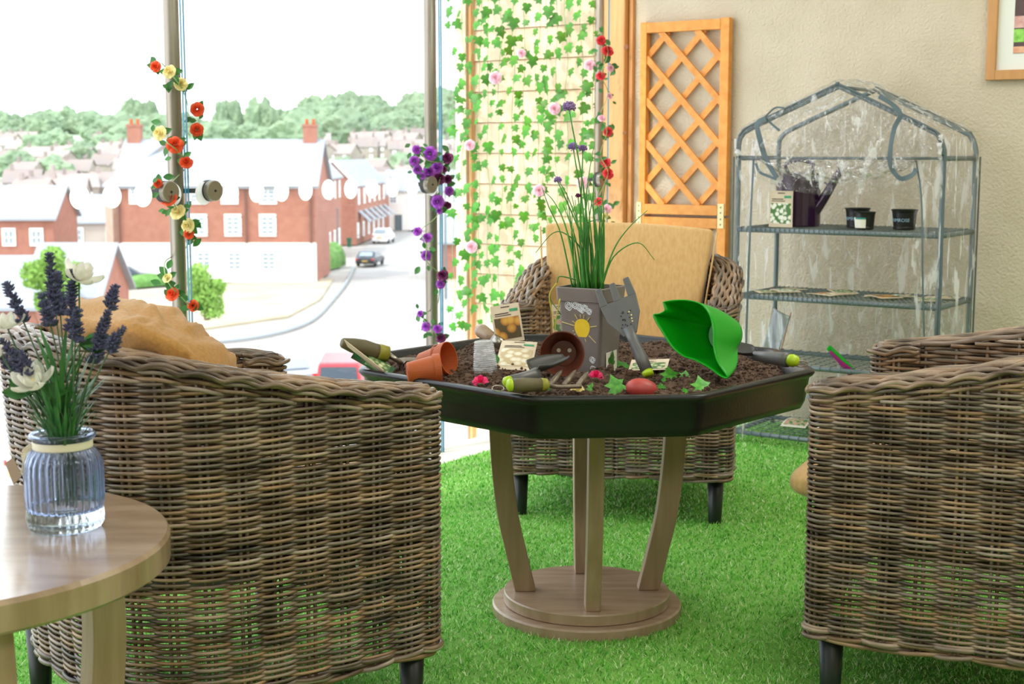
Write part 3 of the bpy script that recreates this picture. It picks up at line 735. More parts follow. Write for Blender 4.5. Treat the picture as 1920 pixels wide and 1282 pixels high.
# ------------------------------------------------------------------ things lying in the tray
# square planter with chives
pc = on_soil(1107, 684) ; pc.z = .525
PX_ = empty('square_planter', pc, math.radians(0), 'tall square taupe planter with a chalked sun and cloud, chives growing inside', 'planter')
# corner edges: left face from x=1040 to x=1128 at the top, right face x=1128..1170
ptop = .525
phi = math.radians(-30)       # facing direction of the drawn face
ax = Vector((math.cos(phi), math.sin(phi), 0)); ay = Vector((-ax.y, ax.x, 0))   # ax along drawn face, ay away from viewer
PH = .199; WT, WB = .055, .043
def sq(hw, z, r=.007): 
    pts = []
    for cx, cy, a0 in ((1, 1, 0), (-1, 1, 90), (-1, -1, 180), (1, -1, 270)):
        for k in range(5):
            a = math.radians(a0+k*22.5); pts.append((cx*(hw-r)+r*math.cos(a), cy*(hw-r)+r*math.sin(a), z))
    return pts
def loft(rings, name, m, parent, cap0=True, cap1=False, smooth=False):
    n = len(rings[0]); b = MB(); fs = [(j*n+i, j*n+(i+1) % n, (j+1)*n+(i+1) % n, (j+1)*n+i) for j in range(len(rings)-1) for i in range(n)]
    if cap0: fs.append(tuple(range(n))[::-1])
    if cap1: fs.append(tuple((len(rings)-1)*n+i for i in range(n)))
    b.add([p for r in rings for p in r], fs); return b.build(name, m, parent, smooth=smooth)
PX_.rotation_euler.z = phi
pl = loft([sq(WB, 0), sq(WT-.004, PH-.030), sq(WT-.001, PH-.029), sq(WT+.001, PH-.002), sq(WT, PH), sq(WT-.003, PH), sq(WT-.005, PH-.02), sq(WT-.006, PH-.03)], 'pot_body', M['taupe'], PX_)
loft([sq(WT-.006, PH-.03, .006), sq(.001, PH-.026, .0005)], 'compost', M['soil'], PX_, cap0=False)
# drawing: lies on the sloping face  (local -y side)
def face(u, v): # u across -1..1, v height 0..1
    z = v*PH; hw = WB + (WT-.004-WB)*min(1, z/(PH-.03)); return Vector((u*hw, -hw-.0006, z))
b = MB(); n = 28; cx, cv, rad = .10, .575, .0178
vs = [face(cx, cv)]
for i in range(n):
    a = 2*PI*i/n; rr = rad*(1+.05*math.sin(3*a)); q = face(cx, cv) + Vector((rr*math.cos(a), 0, rr*math.sin(a)*1.18)); q.y += (q.z-cv*PH)*-.08; vs.append(q)
b.add(vs, [(0, i+1, (i+1) % n+1) for i in range(n)]); b.build('chalk_sun', M['yellow'], PX_)
b = MB()
for a, l in ((10, 1.95), (50, 1.6), (78, 1.5), (98, 1.5), (122, 1.75), (150, 1.45), (168, 2.7), (196, 1.3), (215, 1.5), (288, 1.5), (320, 2.3)):
    ar = math.radians(a); c0 = face(cx, cv)
    p0 = c0+Vector((rad*1.1*math.cos(ar), 0, rad*1.25*math.sin(ar))); p1 = c0+Vector((rad*l*math.cos(ar), 0, rad*l*1.1*math.sin(ar)))
    for q in (p0, p1): q.y += (q.z-c0.z)*-.08
    b.tube([p0, (p0+p1)/2, p1], .0009, 5)
b.build('chalk_ray', M['yline'], PX_)
for (u, v, r) in ((-.50, .80, .0088), (-.22, .815, .0080), (.0, .79, .0080), (.24, .79, .0068), (.44, .755, .0062), (.10, .765, .006), (.62, .245, .0065), (.66, .15, .0062)):
    b = MB()
    for k, rr in enumerate((1, .78, .55, .33)):
        c0 = face(u, v); pts = []
        for i in range(18):
            a = 2*PI*i/18; q = c0+Vector((r*rr*(math.cos(a)+.12*math.sin(k*3+a*2)), 0, r*rr*(math.sin(a)+.1*math.cos(k+3*a)))); q.y += (q.z-c0.z)*-.08; pts.append(q)
        b.tube(pts, .00065, 4, closed=True)
    o = b.build('chalk_swirl', M['chalk'], PX_); tag(o, kind='stuff')
# sticker with a leaf on the right face
b = MB(); b.box((WB+.004, .006, .040), (.001, .05, .045), Matrix.Rotation(math.radians(2), 4, 'X')); b.build('sticker', M['paperw'], PX_)
o = place(IVY[1], 'sticker_leaf', PX_, basis((WB+.0062, .004, .038), x=(0, 1, 0), z=(1, 0, -.07)) @ Matrix.Scale(.75, 4))
# chives
rg = random.Random(21)
def planted(px, py): return None
topc = pc + ZV*(PH-.028)
def stem(pts, r0, r1, m, name='stem', parent=None, n=5):
    c = catmull(pts, 5); b = MB(); b.tube(c, np.linspace(r0, r1, len(c)), n); return b.build(name, m, parent, smooth=True)
inv = Matrix.Translation(-pc); Rz = Matrix.Rotation(-phi, 4, 'Z')
def tolocal(p): return Rz @ (inv @ Vector(p))
chv = empty('chive_plant', topc, 0, 'tall thin green chives with mauve blooms growing from the taupe planter', 'plant')
def tl(p): return Vector(p)-topc
Yc = pc.y
heads = [(1067, 205, 1, .0125), (1075, 279, .8, .0100), (1093, 281, .7, .0085), (1046, 340, .6, .0075), (1084, 369, 0, .0055)]
rootpx = lambda: (rg.uniform(1078, 1130), 522)
for (hx, hy, f, r) in heads:
    d = rg.uniform(-.02, .02); bx, by = 1100+rg.uniform(-14, 14), 545
    p0 = aty(bx, by, Yc+d); p3 = aty(hx, hy, Yc+d*2); dz = p3-p0
    mid = p0+dz*.5+Vector((.012*(1 if hx < 1080 else -.3), 0, 0))
    stem([tl(p0), tl(mid), tl(p3)], .0024, .0014, M['chive'], parent=chv)
    hb = MB(); hb.lathe([(.001, -r*.5)] + [(r*.78*math.sin(PI*t/8), -r*.6*math.cos(PI*t/8)+r*.1) for t in range(1, 8)] + [(.001, r*.75)], 14, Matrix.Translation(tl(p3)+ZV*r*.3))
    for i in range(150):
        v = Vector((rg.gauss(0, 1), rg.gauss(0, 1), abs(rg.gauss(0, 1))*.9-.35)).normalized(); q = v*r*rg.uniform(.75, 1)
        hb.lathe([(r*.05, -r*.25), (r*.15, r*.02), (r*.02, r*.25)], 4, basis(tl(p3)+q+ZV*r*.3, z=v))
    hb.build('bloom', M['chiveb'] if f else M['plum_rose'], chv)
curves = [((1125, 545), (1150, 470), (1178, 428), (1214, 394)), ((1126, 545), (1150, 482), (1196, 455), (1227, 487)),
          ((1075, 545), (1052, 440), (1030, 390), (1016, 351)), ((1086, 545), (1062, 430), (1040, 380), (1018, 356)),
          ((1098, 545), (1090, 470), (1060, 438), (1035, 438), (1004, 474)), ((1128, 545), (1131, 440), (1130, 377), (1110, 385)),
          ((1104, 545), (1098, 400), (1104, 330), (1115, 265)), ((1092, 545), (1082, 460), (1066, 410), (1055, 382)),
          ((1100, 545), (1094, 460), (1066, 372), (1036, 322)), ((1112, 545), (1118, 470), (1132, 412), (1130, 408)),
          ((1110, 545), (1106, 450), (1100, 420), (1128, 410)), ((1130, 545), (1133, 470), (1132, 400), (1131, 380))]
for c in curves:
    d = rg.uniform(-.025, .025); stem([tl(aty(x, y, Yc+d)) for x, y in c], .0022, .0007, M['chive'], parent=chv)
for i in range(30):
    bx = rg.uniform(1076, 1132); d = rg.uniform(-.03, .03); h = rg.uniform(330, 455); tx = bx+rg.uniform(-28, 16)
    stem([tl(aty(bx, 545, Yc+d)), tl(aty((bx+tx)/2+rg.uniform(-6, 6), (524+h)/2, Yc+d)), tl(aty(tx, h, Yc+d+rg.uniform(-.01, .01)))], .0024, .0008, M['chive'], parent=chv)
for c in (((1080, 524), (1050, 518), (1044, 530), (1030, 555), (1052, 590)), ((1044, 530), (1030, 555), (1038, 600), (1037, 615)), ((1050, 560), (1042, 600), (1041, 625))):
    stem([tl(aty(x, y, Yc-.045)) for x, y in c], .0016, .0009, M['chivey'] if c[0][0] != 1080 else M['chive'], parent=chv)

def tool_root(name, loc, label, cat): return empty(name, loc, 0, label, cat)
def handled(root, a, b_, prof, m, name='handle', n=20, squash=1):
    """lathe along the line a->b; prof = (t, r) pairs"""
    a, b_ = Vector(a), Vector(b_); L = (b_-a).length
    q = MB(); q.lathe([(r, t*L) for t, r in prof], n, basis(a-root.location, z=b_-a), squash=squash); return q.build(name, m, root, smooth=True)

# 1 olive handled trowel on the left rim
a = aty(640, 642, 2.93); c = aty(742, 668, 2.98)
t1 = tool_root('garden_trowel', a, 'olive gripped trowel stuck in the soil at the tray left rim', 'trowel')
d = c-a
handled(t1, a, a+d*.66, [(0, .008), (.03, .0105), (.3, .0155), (.6, .0185), (.9, .0165), (1, .0165)], M['olive'])
handled(t1, a+d*.66, a+d*.86, [(0, .0166), (.1, .0178), (.9, .0172), (1, .010)], M['olivelime'], 'grip_ring')
handled(t1, a+d*.86, a+d*1.12-ZV*.012, [(0, .006), (1, .005)], M['wire'], 'shaft')
e_ = a+d*1.12-ZV*.012
b = MB(); b.grid(lambda u, v: ((u-.5)*.05*math.sin(PI*(.35+.65*v)), v*.07, .35*(u-.5)**2*.1), 6, 6); b.build('blade', M['tine'], t1, smooth=True, solid=.0015, M=basis(e_-a, y=Vector((d.x, d.y, -.10)), z=ZV))
# 2 packets edge on at the left
p0 = aty(735, 712, 2.86)
packet(basis(aty(722, 700, 2.87), y=aty(664, 648, 2.90)-aty(733, 706, 2.87), z=Vector((.62, .30, .72))), .052, .105, 'cream seed packet leaning edge on over the left tray rim', 'pic_herb', banner=False)
packet(basis(aty(735, 700, 2.93), y=aty(680, 668, 2.93)-aty(735, 700, 2.93), z=Vector((.45, -.35, .8))), .05, .09, 'dark green foil packet lying inside the left tray rim', 'pic_herb', paper='darkgreen', banner=False)
# 3 terracotta pots, lying
def pot(label, base, axis, L, r0, r1, m, holes=True, rimh=.22, group=None, cat='plant pot', name='plant_pot', n=36):
    root = empty(name, base, 0, label, cat, group); Mx = basis((0, 0, 0), z=axis)
    rim = r1*1.07
    b = MB(); b.lathe([(r0*.9, 0), (r0, L*.03), (r1*.97, L*(1-rimh)), (rim, L*(1-rimh)+.001), (rim*1.02, L), (rim*.97, L), (r1*.95, L*(1-rimh)), (r0*.95, L*.05)], n, Mx, cap0=False, cap1=False)
    b.build('pot_body', m, root, smooth=False)
    b = MB(); b.lathe([(r0*.9, 0), (r0*.9, L*.03)], n, Mx); b.build('pot_floor', m, root)
    return root, Mx
pot('orange plastic pot on its side nearest the clear cup end, front of the two', aty(763, 699, 2.80), aty(826, 694, 2.80)-aty(763, 699, 2.80)+Vector((0, .012, .0)), .067, .021, .030, M['terracotta'], group='orange plastic pots')
r, mx = pot('orange plastic pot lying behind the front one, bright inside', aty(789, 680, 2.90), aty(856, 674, 2.86)-aty(789, 680, 2.90)+ZV*.006, .069, .020, .031, M['terracotta'], group='orange plastic pots')
for (t, rr) in ((.60, .0305), ):
    q = MB(); q.lathe([(rr*.985, .067*t), (rr*1.03, .067*t+.002), (rr*1.0, .067*t+.004)], 32, mx, cap0=False, cap1=False); q.build('rim_ridge', M['terracotta'], r)
# 4 clear cups
cu = on_soil(911, 699); cu.z = .545
for i in range(1):
    cup = empty('clear_cup', cu, 0, 'stack of clear ribbed plastic cups upside down on the soil', 'cup')
    Mx = basis((0, 0, 0), z=(-.06, 0, 1)); pr = [(.0285, 0)]
    for j in range(16): z = .004+j*.0042; r_ = .0270-.0075*z/.075; pr += [(r_+.0006, z), (r_-.0008, z+.0021)]
    pr += [(.0195, .074), (.018, .0755)]
    b = MB(); b.lathe(pr, 32, Mx, cap0=False); b.build('outer_cup', M['clear'], cup)
    b = MB(); b.lathe([(r_*.9, z) for r_, z in pr], 32, Mx, cap0=False); b.build('inner_cup', M['clear'], cup)
    b = MB(); b.lathe([(r_*.8, z*.97) for r_, z in pr], 32, Mx, cap0=False); b.build('inner_cup', M['clear'], cup)
    b = MB(); b.tube([Mx @ Vector((.0285*math.cos(x*PI/16), .0285*math.sin(x*PI/16), .001)) for x in range(32)], .0011, 5, closed=True); b.build('lip', M['clear'], cup)
# 5 wood handled tool behind
a = aty(895, 615, 3.25); c = aty(945, 648, 3.20)
t2 = tool_root('hand_fork', a, 'pale wooden handled tool with a steel ferrule at the back left of the tray', 'garden tool'); d = c-a
handled(t2, a, a+d*.62, [(0, .004), (.04, .012), (.25, .0165), (.7, .0145), (1, .0125)], M['oak'])
handled(t2, a+d*.62, a+d*.95, [(0, .0135), (.5, .0135), (.9, .012), (1, .007)], M['wire'], 'ferrule')
b = MB(); e0 = a+d*.95; b.tube([q-a for q in catmull([e0, e0+Vector((.012, -.01, -.02)), aty(975, 652, 3.14), aty(1005, 650, 3.12)], 5)], .004, 8); b.build('shaft', M['wire'], t2, smooth=True)
# 6 onion packet upright
q0 = aty(957, 642, 3.21); q1 = aty(951, 577, 3.23)
packet(basis(q0, y=(q1-q0), z=Vector((-.05, -1, .25))) @ Matrix.Rotation(math.radians(4), 4, 'Z'), .066, .088, 'onion seed packet standing upright at the back left of the soil', 'pic_onion', bend=.004)
# 7 flat packet
q0 = atz(962, 697, .556); q1 = atz(986, 654, .568)
packet(basis(q0+ZV*.004, y=(q1-q0)+ZV*.03, z=Vector((.0, -.35, 1))), .076, .130, 'pale seed packet lying flat beside the clear cups', 'pic_garlic', bend=.005)
# 8 brown pot with mouth to the viewer
bp = aty(1057, 662, 2.86)
root, mx = pot('brown plastic pot on its side, open mouth facing out, two holes inside', bp, Vector((-.10, -1, .12)), .055, .028, .0415, M['brownpot'])
for sx in (-.010, .012):
    b = MB(); b.lathe([(.0036, .002), (.0042, .0035)], 14, mx @ Matrix.Translation((sx, .006, 0))); b.build('drain_hole', M['paperw'], root)
# 9 grey scoop trowel lying, lime cap
def scoop(root, a, axis, upv, L, w, depth, m, name='blade', tipp=.35):
    b = MB()
    def fn(u, v):
        wd = w*(1-.75*max(0, (v-tipp)/(1-tipp))**2.4)*min(1, .45+v*3.5)
        x = (u-.5)*2; return (x*wd/2, v*L, depth*(x*x)*(1-v**3*.7) + .1*L*v*v)
    b.grid(fn, 12, 14); return b.build(name, m, root, smooth=True, solid=.0026, M=basis(a-root.location, y=axis, z=upv))
a = aty(946, 717, 2.60); c = aty(1006, 702, 2.66)
t3 = tool_root('scoop_trowel', a, 'dark grey plastic trowel resting with its blade in the brown pot', 'trowel'); d = c-a
handled(t3, a, a+d*.16, [(0, .006), (.3, .010), (1, .0105)], M['lime'], 'end_cap')
handled(t3, a+d*.16, c, [(0, .0105), (.5, .0105), (.85, .012), (1, .014)], M['tool'])
scoop(t3, c+Vector((-.006, 0, .004)), aty(1093, 681, 2.78)-c, ZV+Vector((.0, -.08, 0)), .105, .062, .016, M['tool_dark'])
# fork with olive grip
a = aty(950, 722, 2.575); c = aty(1028, 721, 2.60)
t4 = tool_root('hand_fork', a, 'small hand fork with olive and lime grip on the front rim, three tines', 'garden tool'); d = c-a
handled(t4, a, a+d*.14, [(0, .006), (.3, .0112), (1, .0118)], M['lime'], 'end_cap')
handled(t4, a+d*.12, a+d*.82, [(0, .0118), (.4, .0135), (1, .0125)], M['olive'])
handled(t4, a+d*.82, c, [(0, .0128), (.8, .0118), (1, .008)], M['olivelime'], 'grip_ring')
b = MB(); b.tube([(-.016+.011*math.cos(t*PI/8), .004*math.sin(t*PI/8*1), -.006+.005*math.sin(t*PI/8)) for t in range(16)], .001, 5, closed=True); b.build('hanging_loop', M['wire'], t4)
for (x0, y0, x1, y1) in ((1032, 722, 1054, 693), (1058, 722, 1080, 693), (1084, 722, 1103, 697)):
    p0 = aty(x0, y0, 2.63); p1 = aty(x1, y1, 2.70); b = MB(); b.tube([q-a for q in (p0, p0*.6+p1*.4, p0*.2+p1*.8, p1)], [.0052, .0055, .004, .0006], 8); b.build('tine', M['tine'], t4, smooth=True)
b = MB(); b.tube([q-a for q in catmull([c, aty(1045, 725, 2.62), aty(1090, 724, 2.63)], 5)], .0042, 8); b.build('shaft', M['tine'], t4, smooth=True)
# 12 big grey fork leaning on the planter
a = aty(1217, 704, 2.80); c = aty(1178, 616, 2.855); top = aty(1147, 532, 2.90)
t5 = tool_root('hand_fork', a, 'large grey plastic hand fork leaning upright against the square planter', 'garden tool'); d = c-a
handled(t5, a, a+d*.10, [(0, .0105), (1, .0115)], M['lime'], 'end_cap')
handled(t5, a+d*.10, c, [(0, .0120), (.3, .0128), (.7, .0100), (1, .0125)], M['tool'], squash=1)
ydir = (top-c); xdir = Vector((1, -.35, 0)).normalized(); zdir = xdir.cross(ydir.normalized())
Mx = basis(c-a, y=ydir, z=-zdir if zdir.y > 0 else zdir)
L5 = ydir.length
b = MB()
def fx(pts, dz=.0035): b.prism(pts, dz, Matrix.Translation((0, 0, -dz/2)))
fx([(-.012, -.012), (.012, -.012), (.030, .022), (.034, .056), (-.034, .056), (-.030, .022)], .005)
for s in (-1, 0, 1):
    x = s*.0265; b.prism([(x-.0075, .054), (x+.0075, .054), (x+.0055, .088), (x-.0055, .088)], .006, Matrix.Translation((0, 0, -.003)))
    b.prism([(x-.0052, 0), (x+.0052, 0), (x+.0016, .030), (x-.0016, .030)], .006, Matrix.Translation((0, .087, 0)) @ Matrix.Rotation(math.radians(-98), 4, 'X') @ Matrix.Translation((0, 0, -.003)))
Mx = Mx @ Matrix.Scale(1.16, 4); b.build('fork_head', M['tool'], t5, M=Mx, bevel=.0015)
b = MB()
for i in range(16):
    x = rg.uniform(-.015, .016); y = rg.uniform(.004, .032); b.lathe([(.0013, 0), (.0013, .0006)], 8, Matrix.Translation((x, y, .0026)))
b.build('drain_hole', M['black'], t5, M=Mx)
b = MB()
for (x, y) in ((.012, .027), (.014, .020), (.0125, .014), (.012, .009)): b.lathe([(.0015, 0), (.0015, .0008)], 8, Matrix.Translation((x, y, .0028)))
b.build('soil_grain', M['cream_rose'], t5, M=Mx)
# 13 green pouring scoop: open leaf-lipped cup lying, mouth to the left front
root = empty('pouring_scoop', aty(1360, 625, 2.86), 0, 'bright green plastic scoop with a long pointed pouring lip, lying open', 'scoop')
outl = [(1243, 566), (1262, 563), (1290, 563), (1315, 571), (1331, 592), (1337, 622), (1338, 652), (1346, 680), (1364, 707), (1352, 706), (1330, 690), (1303, 675), (1280, 667), (1258, 648), (1240, 620), (1229, 602), (1225, 590), (1236, 588), (1246, 582), (1245, 573)]
pn = Vector((-.50, -.84, .20)).normalized(); pc0 = aty(1300, 630, 2.80)
def onpl(x, y): r = ray(x, y); return CAM + r*((pc0-CAM).dot(pn)/r.dot(pn))
rimp = catmull([onpl(x, y) for x, y in outl+outl[:1]], 4)[:-1]; nR = len(rimp)
bcen = onpl(1312, 622) - pn*.105 + Vector((.012, 0, .004)); bx_ = (onpl(1330, 600)-onpl(1300, 600)).normalized(); by_ = bx_.cross(pn)
cen = sum(rimp, Vector())/nR; dirs = []
ups = pn.cross(bx_).normalized()
for p in rimp: dirs.append(math.atan2((p-cen).dot(ups), (p-cen).dot(bx_)))
b = MB(); NVs = 16; vs = []; fs = []
for j in range(NVs+1):
    v = j/NVs
    for i, p in enumerate(rimp):
        q = bcen + bx_*.036*math.cos(dirs[i]) + ups*.036*math.sin(dirs[i]); t = v**.85
        bulge = pn*-.020*math.sin(PI*v) + ((p-cen)-pn*(p-cen).dot(pn)).normalized()*.003*math.sin(PI*v)
        vs.append(q*(1-t)+p*t+bulge-root.location)
for j in range(NVs):
    for i in range(nR): fs.append((j*nR+i, j*nR+(i+1) % nR, (j+1)*nR+(i+1) % nR, (j+1)*nR+i))
b.add(vs, fs); b.build('scoop_bowl', M['green'], root, smooth=True, solid=.0022)
b = MB(); b.lathe([(.0355, -.001), (.0362, .002)], 40, basis(bcen-root.location, z=pn)); b.build('scoop_base', M['green'], root)
# 14 packet lying
q0 = atz(1214, 694, .545); packet(basis(q0, y=atz(1224, 672, .555)-q0, z=Vector((-.1, -.2, 1))), .082, .066, 'seed packet lying flat between the grey fork and the green scoop', 'pic_herb', banner=False)
# 15 dark trowel to the right with lime ball
a = aty(1487, 676, 2.90); c = aty(1415, 667, 2.97)
t6 = tool_root('garden_trowel', a, 'grey trowel with a lime ball end lying at the tray right corner', 'trowel'); d = c-a
b = MB(); b.lathe([(.003, -.0125), (.010, -.010), (.0135, 0), (.0125, .008), (.010, .012)], 24, basis((0, 0, 0), z=d)); b.build('end_ball', M['lime'], t6, smooth=True)
handled(t6, a+d*.12, c, [(0, .0150), (.1, .0158), (.6, .0125), (1, .0105)], M['tool'])
scoop(t6, c, aty(1335, 657, 3.02)-c, ZV+Vector((0, -.2, 0)), .12, .062, .012, M['tool_dark'])
b = MB(); b.tube([(.016+.014*math.cos(t*PI/9), -.004+.003*math.cos(t*PI/9), -.006+.006*math.sin(t*PI/9)) for t in range(18)], .0013, 6, closed=True); b.build('hanging_loop', M['wire'], t6)
# 16 red potato
q = on_soil(1203, 744); b = MB(); b.lathe([(.001, -.020)] + [(.0315*math.sin(PI*t/12), -.020*math.cos(PI*t/12)) for t in range(1, 12)] + [(.001, .020)], 28, squash=.8)
o = b.build('potato', M['stone'], M=basis(q+ZV*.012, x=(1, .1, -.15), z=ZV), smooth=True); tag(o, 'smooth red potato half buried at the front of the soil', 'potato')
# flowers on the soil
def soil_flower(px, py, m, label, r, cat='flower'):
    q = on_soil(px, py); root = empty('artificial_flower', q, 0, label, cat, 'loose artificial flowers on the soil')
    place(rose_mesh('bloom', m, r, ((4, .4, .9), (6, .8, .7), (8, 1.05, .3)), seed=int(px)), 'bloom', root, basis((0, 0, .006), z=(.05, -.55, .85)))
soil_flower(901, 716, M['hotpink'], 'hot pink artificial flower below the clear cups', .017)
soil_flower(1117, 712, M['hotpink'], 'hot pink artificial flower beside the fork tines', .0155)
soil_flower(1083, 736, M['cream_rose'], 'pale yellow artificial flower at the front rim', .0145)
LG = 'loose ivy leaves scattered on the soil'
for i, (px, py, s, m, lb, zd) in enumerate((
    (1155, 731, 1.0, 0, 'speckled ivy leaf standing left of the red potato', (.1, -.8, .5)), (1256, 714, .95, 0, 'speckled ivy leaf to the right of the red potato', (.0, -.7, .7)),
    (1316, 727, 1.0, 0, 'speckled ivy leaf at the front right rim, below the green lip', (.1, -.7, .7)), (1286, 712, .7, 0, 'small ivy leaf between two larger ones under the green scoop', (.2, -.5, .8)),
    (1108, 735, .45, 0, 'tiny bright green leaf beside the yellow flower', (0, -.9, .4)), (1168, 684, .95, 1, 'dark ivy leaf at the planter foot', (.1, -.4, .9)),
    (932, 697, .8, 1, 'pointed dark green leaf in front of the clear cups', (.4, -.6, .7)), (1030, 731, .6, 1, 'small dark leaf by the fork grip on the front rim', (.3, -.7, .7)),
    (1285, 735, .6, 1, 'leaf lying flat at the front rim', (0, -.3, 1)), (1240, 733, .5, 1, 'small leaf beside a red bud near the front rim', (0, -.4, .9)))):
    s *= .72; q = on_soil(px, py); root = empty('ivy_leaf', q, 0, lb, 'leaf', LG); me = IVYW if m == 0 else (OVA if px in (932, 1030) else IVY[0])
    sc = s*(1 if me is not OVA else 1.7)
    place(me, 'leaf_blade', root, basis((0, 0, .014*s), z=zd, y=(rg.uniform(-.5, .5), .3, 1)) @ Matrix.Scale(sc, 4))
    b = MB(); b.tube([(0, 0, 0), (.002, .004, .008), (0, .002, .014*s)], .0009, 5); b.build('leaf_stalk', M['vine'], root)
# green packet behind planter
packet(basis(aty(1050, 632, 3.0), y=ZV+Vector((-.05, .1, 0)), z=Vector((-.3, -1, .1))), .03, .07, 'seed packet with a dark green lower half tucked behind the planter', 'pic_flower', banner=False)

# ================================================================== SIDE TABLE WITH JAR
ST = Vector((-.772, 1.803, 0)); SR = .318
st = empty('side_table', ST, 0, 'round limed oak side table at the left, holding a glass jar', 'table')
b = MB(); b.lathe([(SR-.006, .458), (SR, .463), (SR, .494), (SR-.004, .5)], 96); b.build('table_top', [M['oak_top']], st, bevel=0)
for a in (-50, 40, 130, 220):
    curved_leg(math.radians(a), (.20, .235, .262, .272, .268, .262), (0, .10, .22, .33, .41, .459), .042, .05, st, M['oak_leg'])
b = MB(); b.lathe([(.19, .0), (.195, .002), (.195, .022), (.19, .024)], 60); b.build('foot_disc', M['oak'], st)

JC = Vector((-.601, 1.868, .5))
jar = empty('glass_jar', JC, 0, 'blue-grey ribbed glass jar with cream ribbon on the side table', 'jar')
def glass(name, c):
    m = bpy.data.materials.new(name); m.use_nodes = True; N = m.node_tree.nodes; L = m.node_tree.links; N.remove(N['Principled BSDF'])
    g = N.new('ShaderNodeBsdfGlass'); g.inputs['Color'].default_value = c; g.inputs['IOR'].default_value = 1.45; g.inputs['Roughness'].default_value = 0.01
    a = N.new('ShaderNodeBsdfTransparent'); a.inputs[0].default_value = c; mx = N.new('ShaderNodeMixShader'); mx.inputs[0].default_value = .12
    L.new(g.outputs[0], mx.inputs[1]); L.new(a.outputs[0], mx.inputs[2]); L.new(mx.outputs[0], N['Material Output'].inputs[0]); return m
M['bluegl'] = glass('blue_glass', (.78, .82, .90, 1)); M['basegl'] = glass('clear_glass', (.93, .96, .98, 1))
def ribbed(prof, n=144, ribs=30, amp=.0018):
    b = MB(); vs = []; fs = []
    for r, z, k in prof:
        for i in range(n):
            a = 2*PI*i/n; rr = r+amp*k*math.cos(ribs*a); vs.append((rr*math.cos(a), rr*math.sin(a), z))
    for j in range(len(prof)-1):
        for i in range(n): fs.append((j*n+i, j*n+(i+1) % n, (j+1)*n+(i+1) % n, (j+1)*n+i))
    b.add(vs, fs); return b
ribbed([(.046, .028, 1), (.0485, .034, 1), (.0495, .045, 1), (.0495, .080, 1), (.0485, .092, 1), (.045, .102, .8), (.0395, .109, .3), (.0375, .112, 0), (.0375, .121, 0), (.0395, .124, 0), (.0425, .126, 0), (.0425, .129, 0), (.040, .131, 0), (.038, .129, 0)]).build('jar_body', M['bluegl'], jar, smooth=True, solid=.0022)
b = ribbed([(.0, .0, 0), (.041, .0, 0), (.046, .003, .6), (.0485, .009, 1), (.0495, .018, 1), (.0485, .027, 1), (.046, .028, 1)]); b.build('jar_base', M['basegl'], jar, smooth=True)
b = MB(); b.lathe([(.0, .010), (.040, .010), (.0455, .014)], 60, cap0=False, cap1=False); b.build('base_floor', M['basegl'], jar, smooth=True)
b = MB(); b.lathe([(.0388, .1105), (.0392, .112), (.0392, .1205), (.0388, .122)], 60, cap0=False, cap1=False); rb = b.build('ribbon', M['ribbon'], jar, smooth=True)
b = MB(); pts = catmull([(-.036, -.016, .116), (-.047, -.014, .106), (-.045, -.016, .092), (-.050, -.014, .078)], 5)
for p_, q_ in zip(pts, pts[1:]): b.bar(p_, q_, .0012, .008, up=(1, 0, 0))
b.build('ribbon_tail', M['ribbon'], jar)
b = MB(); b.prism([(0, 0), (.016, .006), (.012, .034), (-.002, .032)], .0012, basis((-.064, -.010, .062), x=(1, -.2, .5), z=(-.4, -1, .2))); b.build('gift_tag', M['tagm'], jar)
# bouquet
rg = random.Random(4)
JY = JC.y
bq = empty('artificial_lavender', JC+ZV*.02, 0, 'dark lavender spikes with spiky green leaves standing in the glass jar', 'plant')
def bl(p): return Vector(p)-bq.location
def flo():
    b = MB()
    for i in range(5):
        a = i*2*PI/5; d = Vector((math.cos(a), math.sin(a), .9)).normalized()
        b.lathe([(.0009, 0), (.0021, .0035), (.0006, .0085)], 4, basis((0, 0, 0), z=d))
    return b.mesh('floret', M['lav'])
FLO = flo()
spikes = [((140, 690), (92, 485), 110, 0), ((141, 700), (108, 520), 80, .02), ((145, 700), (134, 515), 120, .01), ((130, 700), (80, 560), 60, -.01), ((160, 690), (216, 544), 45, 0),
          ((120, 720), (14, 540), 75, .0), ((170, 720), (203, 590), 95, -.01), ((178, 720), (228, 622), 55, -.02), ((110, 740), (4, 645), 80, -.01), ((108, 740), (2, 675), 60, .01), ((172, 720), (190, 640), 50, .01), ((150, 700), (146, 590), 60, -.015), ((112, 720), (40, 668), 55, .015)]
cj = K(0, 0, 0)
for i, ((x0, y0), (x1, y1), ln, d) in enumerate(spikes):
    # ln = length in px of the flowered part
    base = Vector((JC.x+rg.uniform(-.015, .015), JY+rg.uniform(-.01, .01), JC.z+.03)); neck = aty(136+(x1-130)*.12, 790, JY+d); tip = aty(x1, y1-5, JY+d*3)
    pts = catmull([base, neck, neck*.45+tip*.55+Vector((rg.uniform(-.004, .004), 0, 0)), tip], 10)
    b = MB(); b.tube([bl(p) for p in pts], .0011, 5); o = b.build('stem', M['lavstem'], bq, smooth=True)
    L_ = ln/2667*1.85; tot = (tip-neck).length; acc = 0; dirv = (pts[-1]-pts[-6]).normalized(); nfl = int(ln/7)+4
    fb = MB()
    for k in range(nfl):
        t = k/(nfl-1); p = tip-dirv*L_*(1-t)*1.0; s = 1.15-.45*t+rg.uniform(-.1, .1)
        for h in range(3):
            a = rg.uniform(0, 6); off = Vector((math.cos(a), math.sin(a), .1))*.0035*s
            Mx = basis(bl(p)+off, z=dirv+off*90) @ Matrix.Scale(s, 4)
            fb.add([Mx @ v.co for v in FLO.vertices], [tuple(f.vertices) for f in FLO.polygons])
    fb.build('flower_spike', M['lav'], bq)
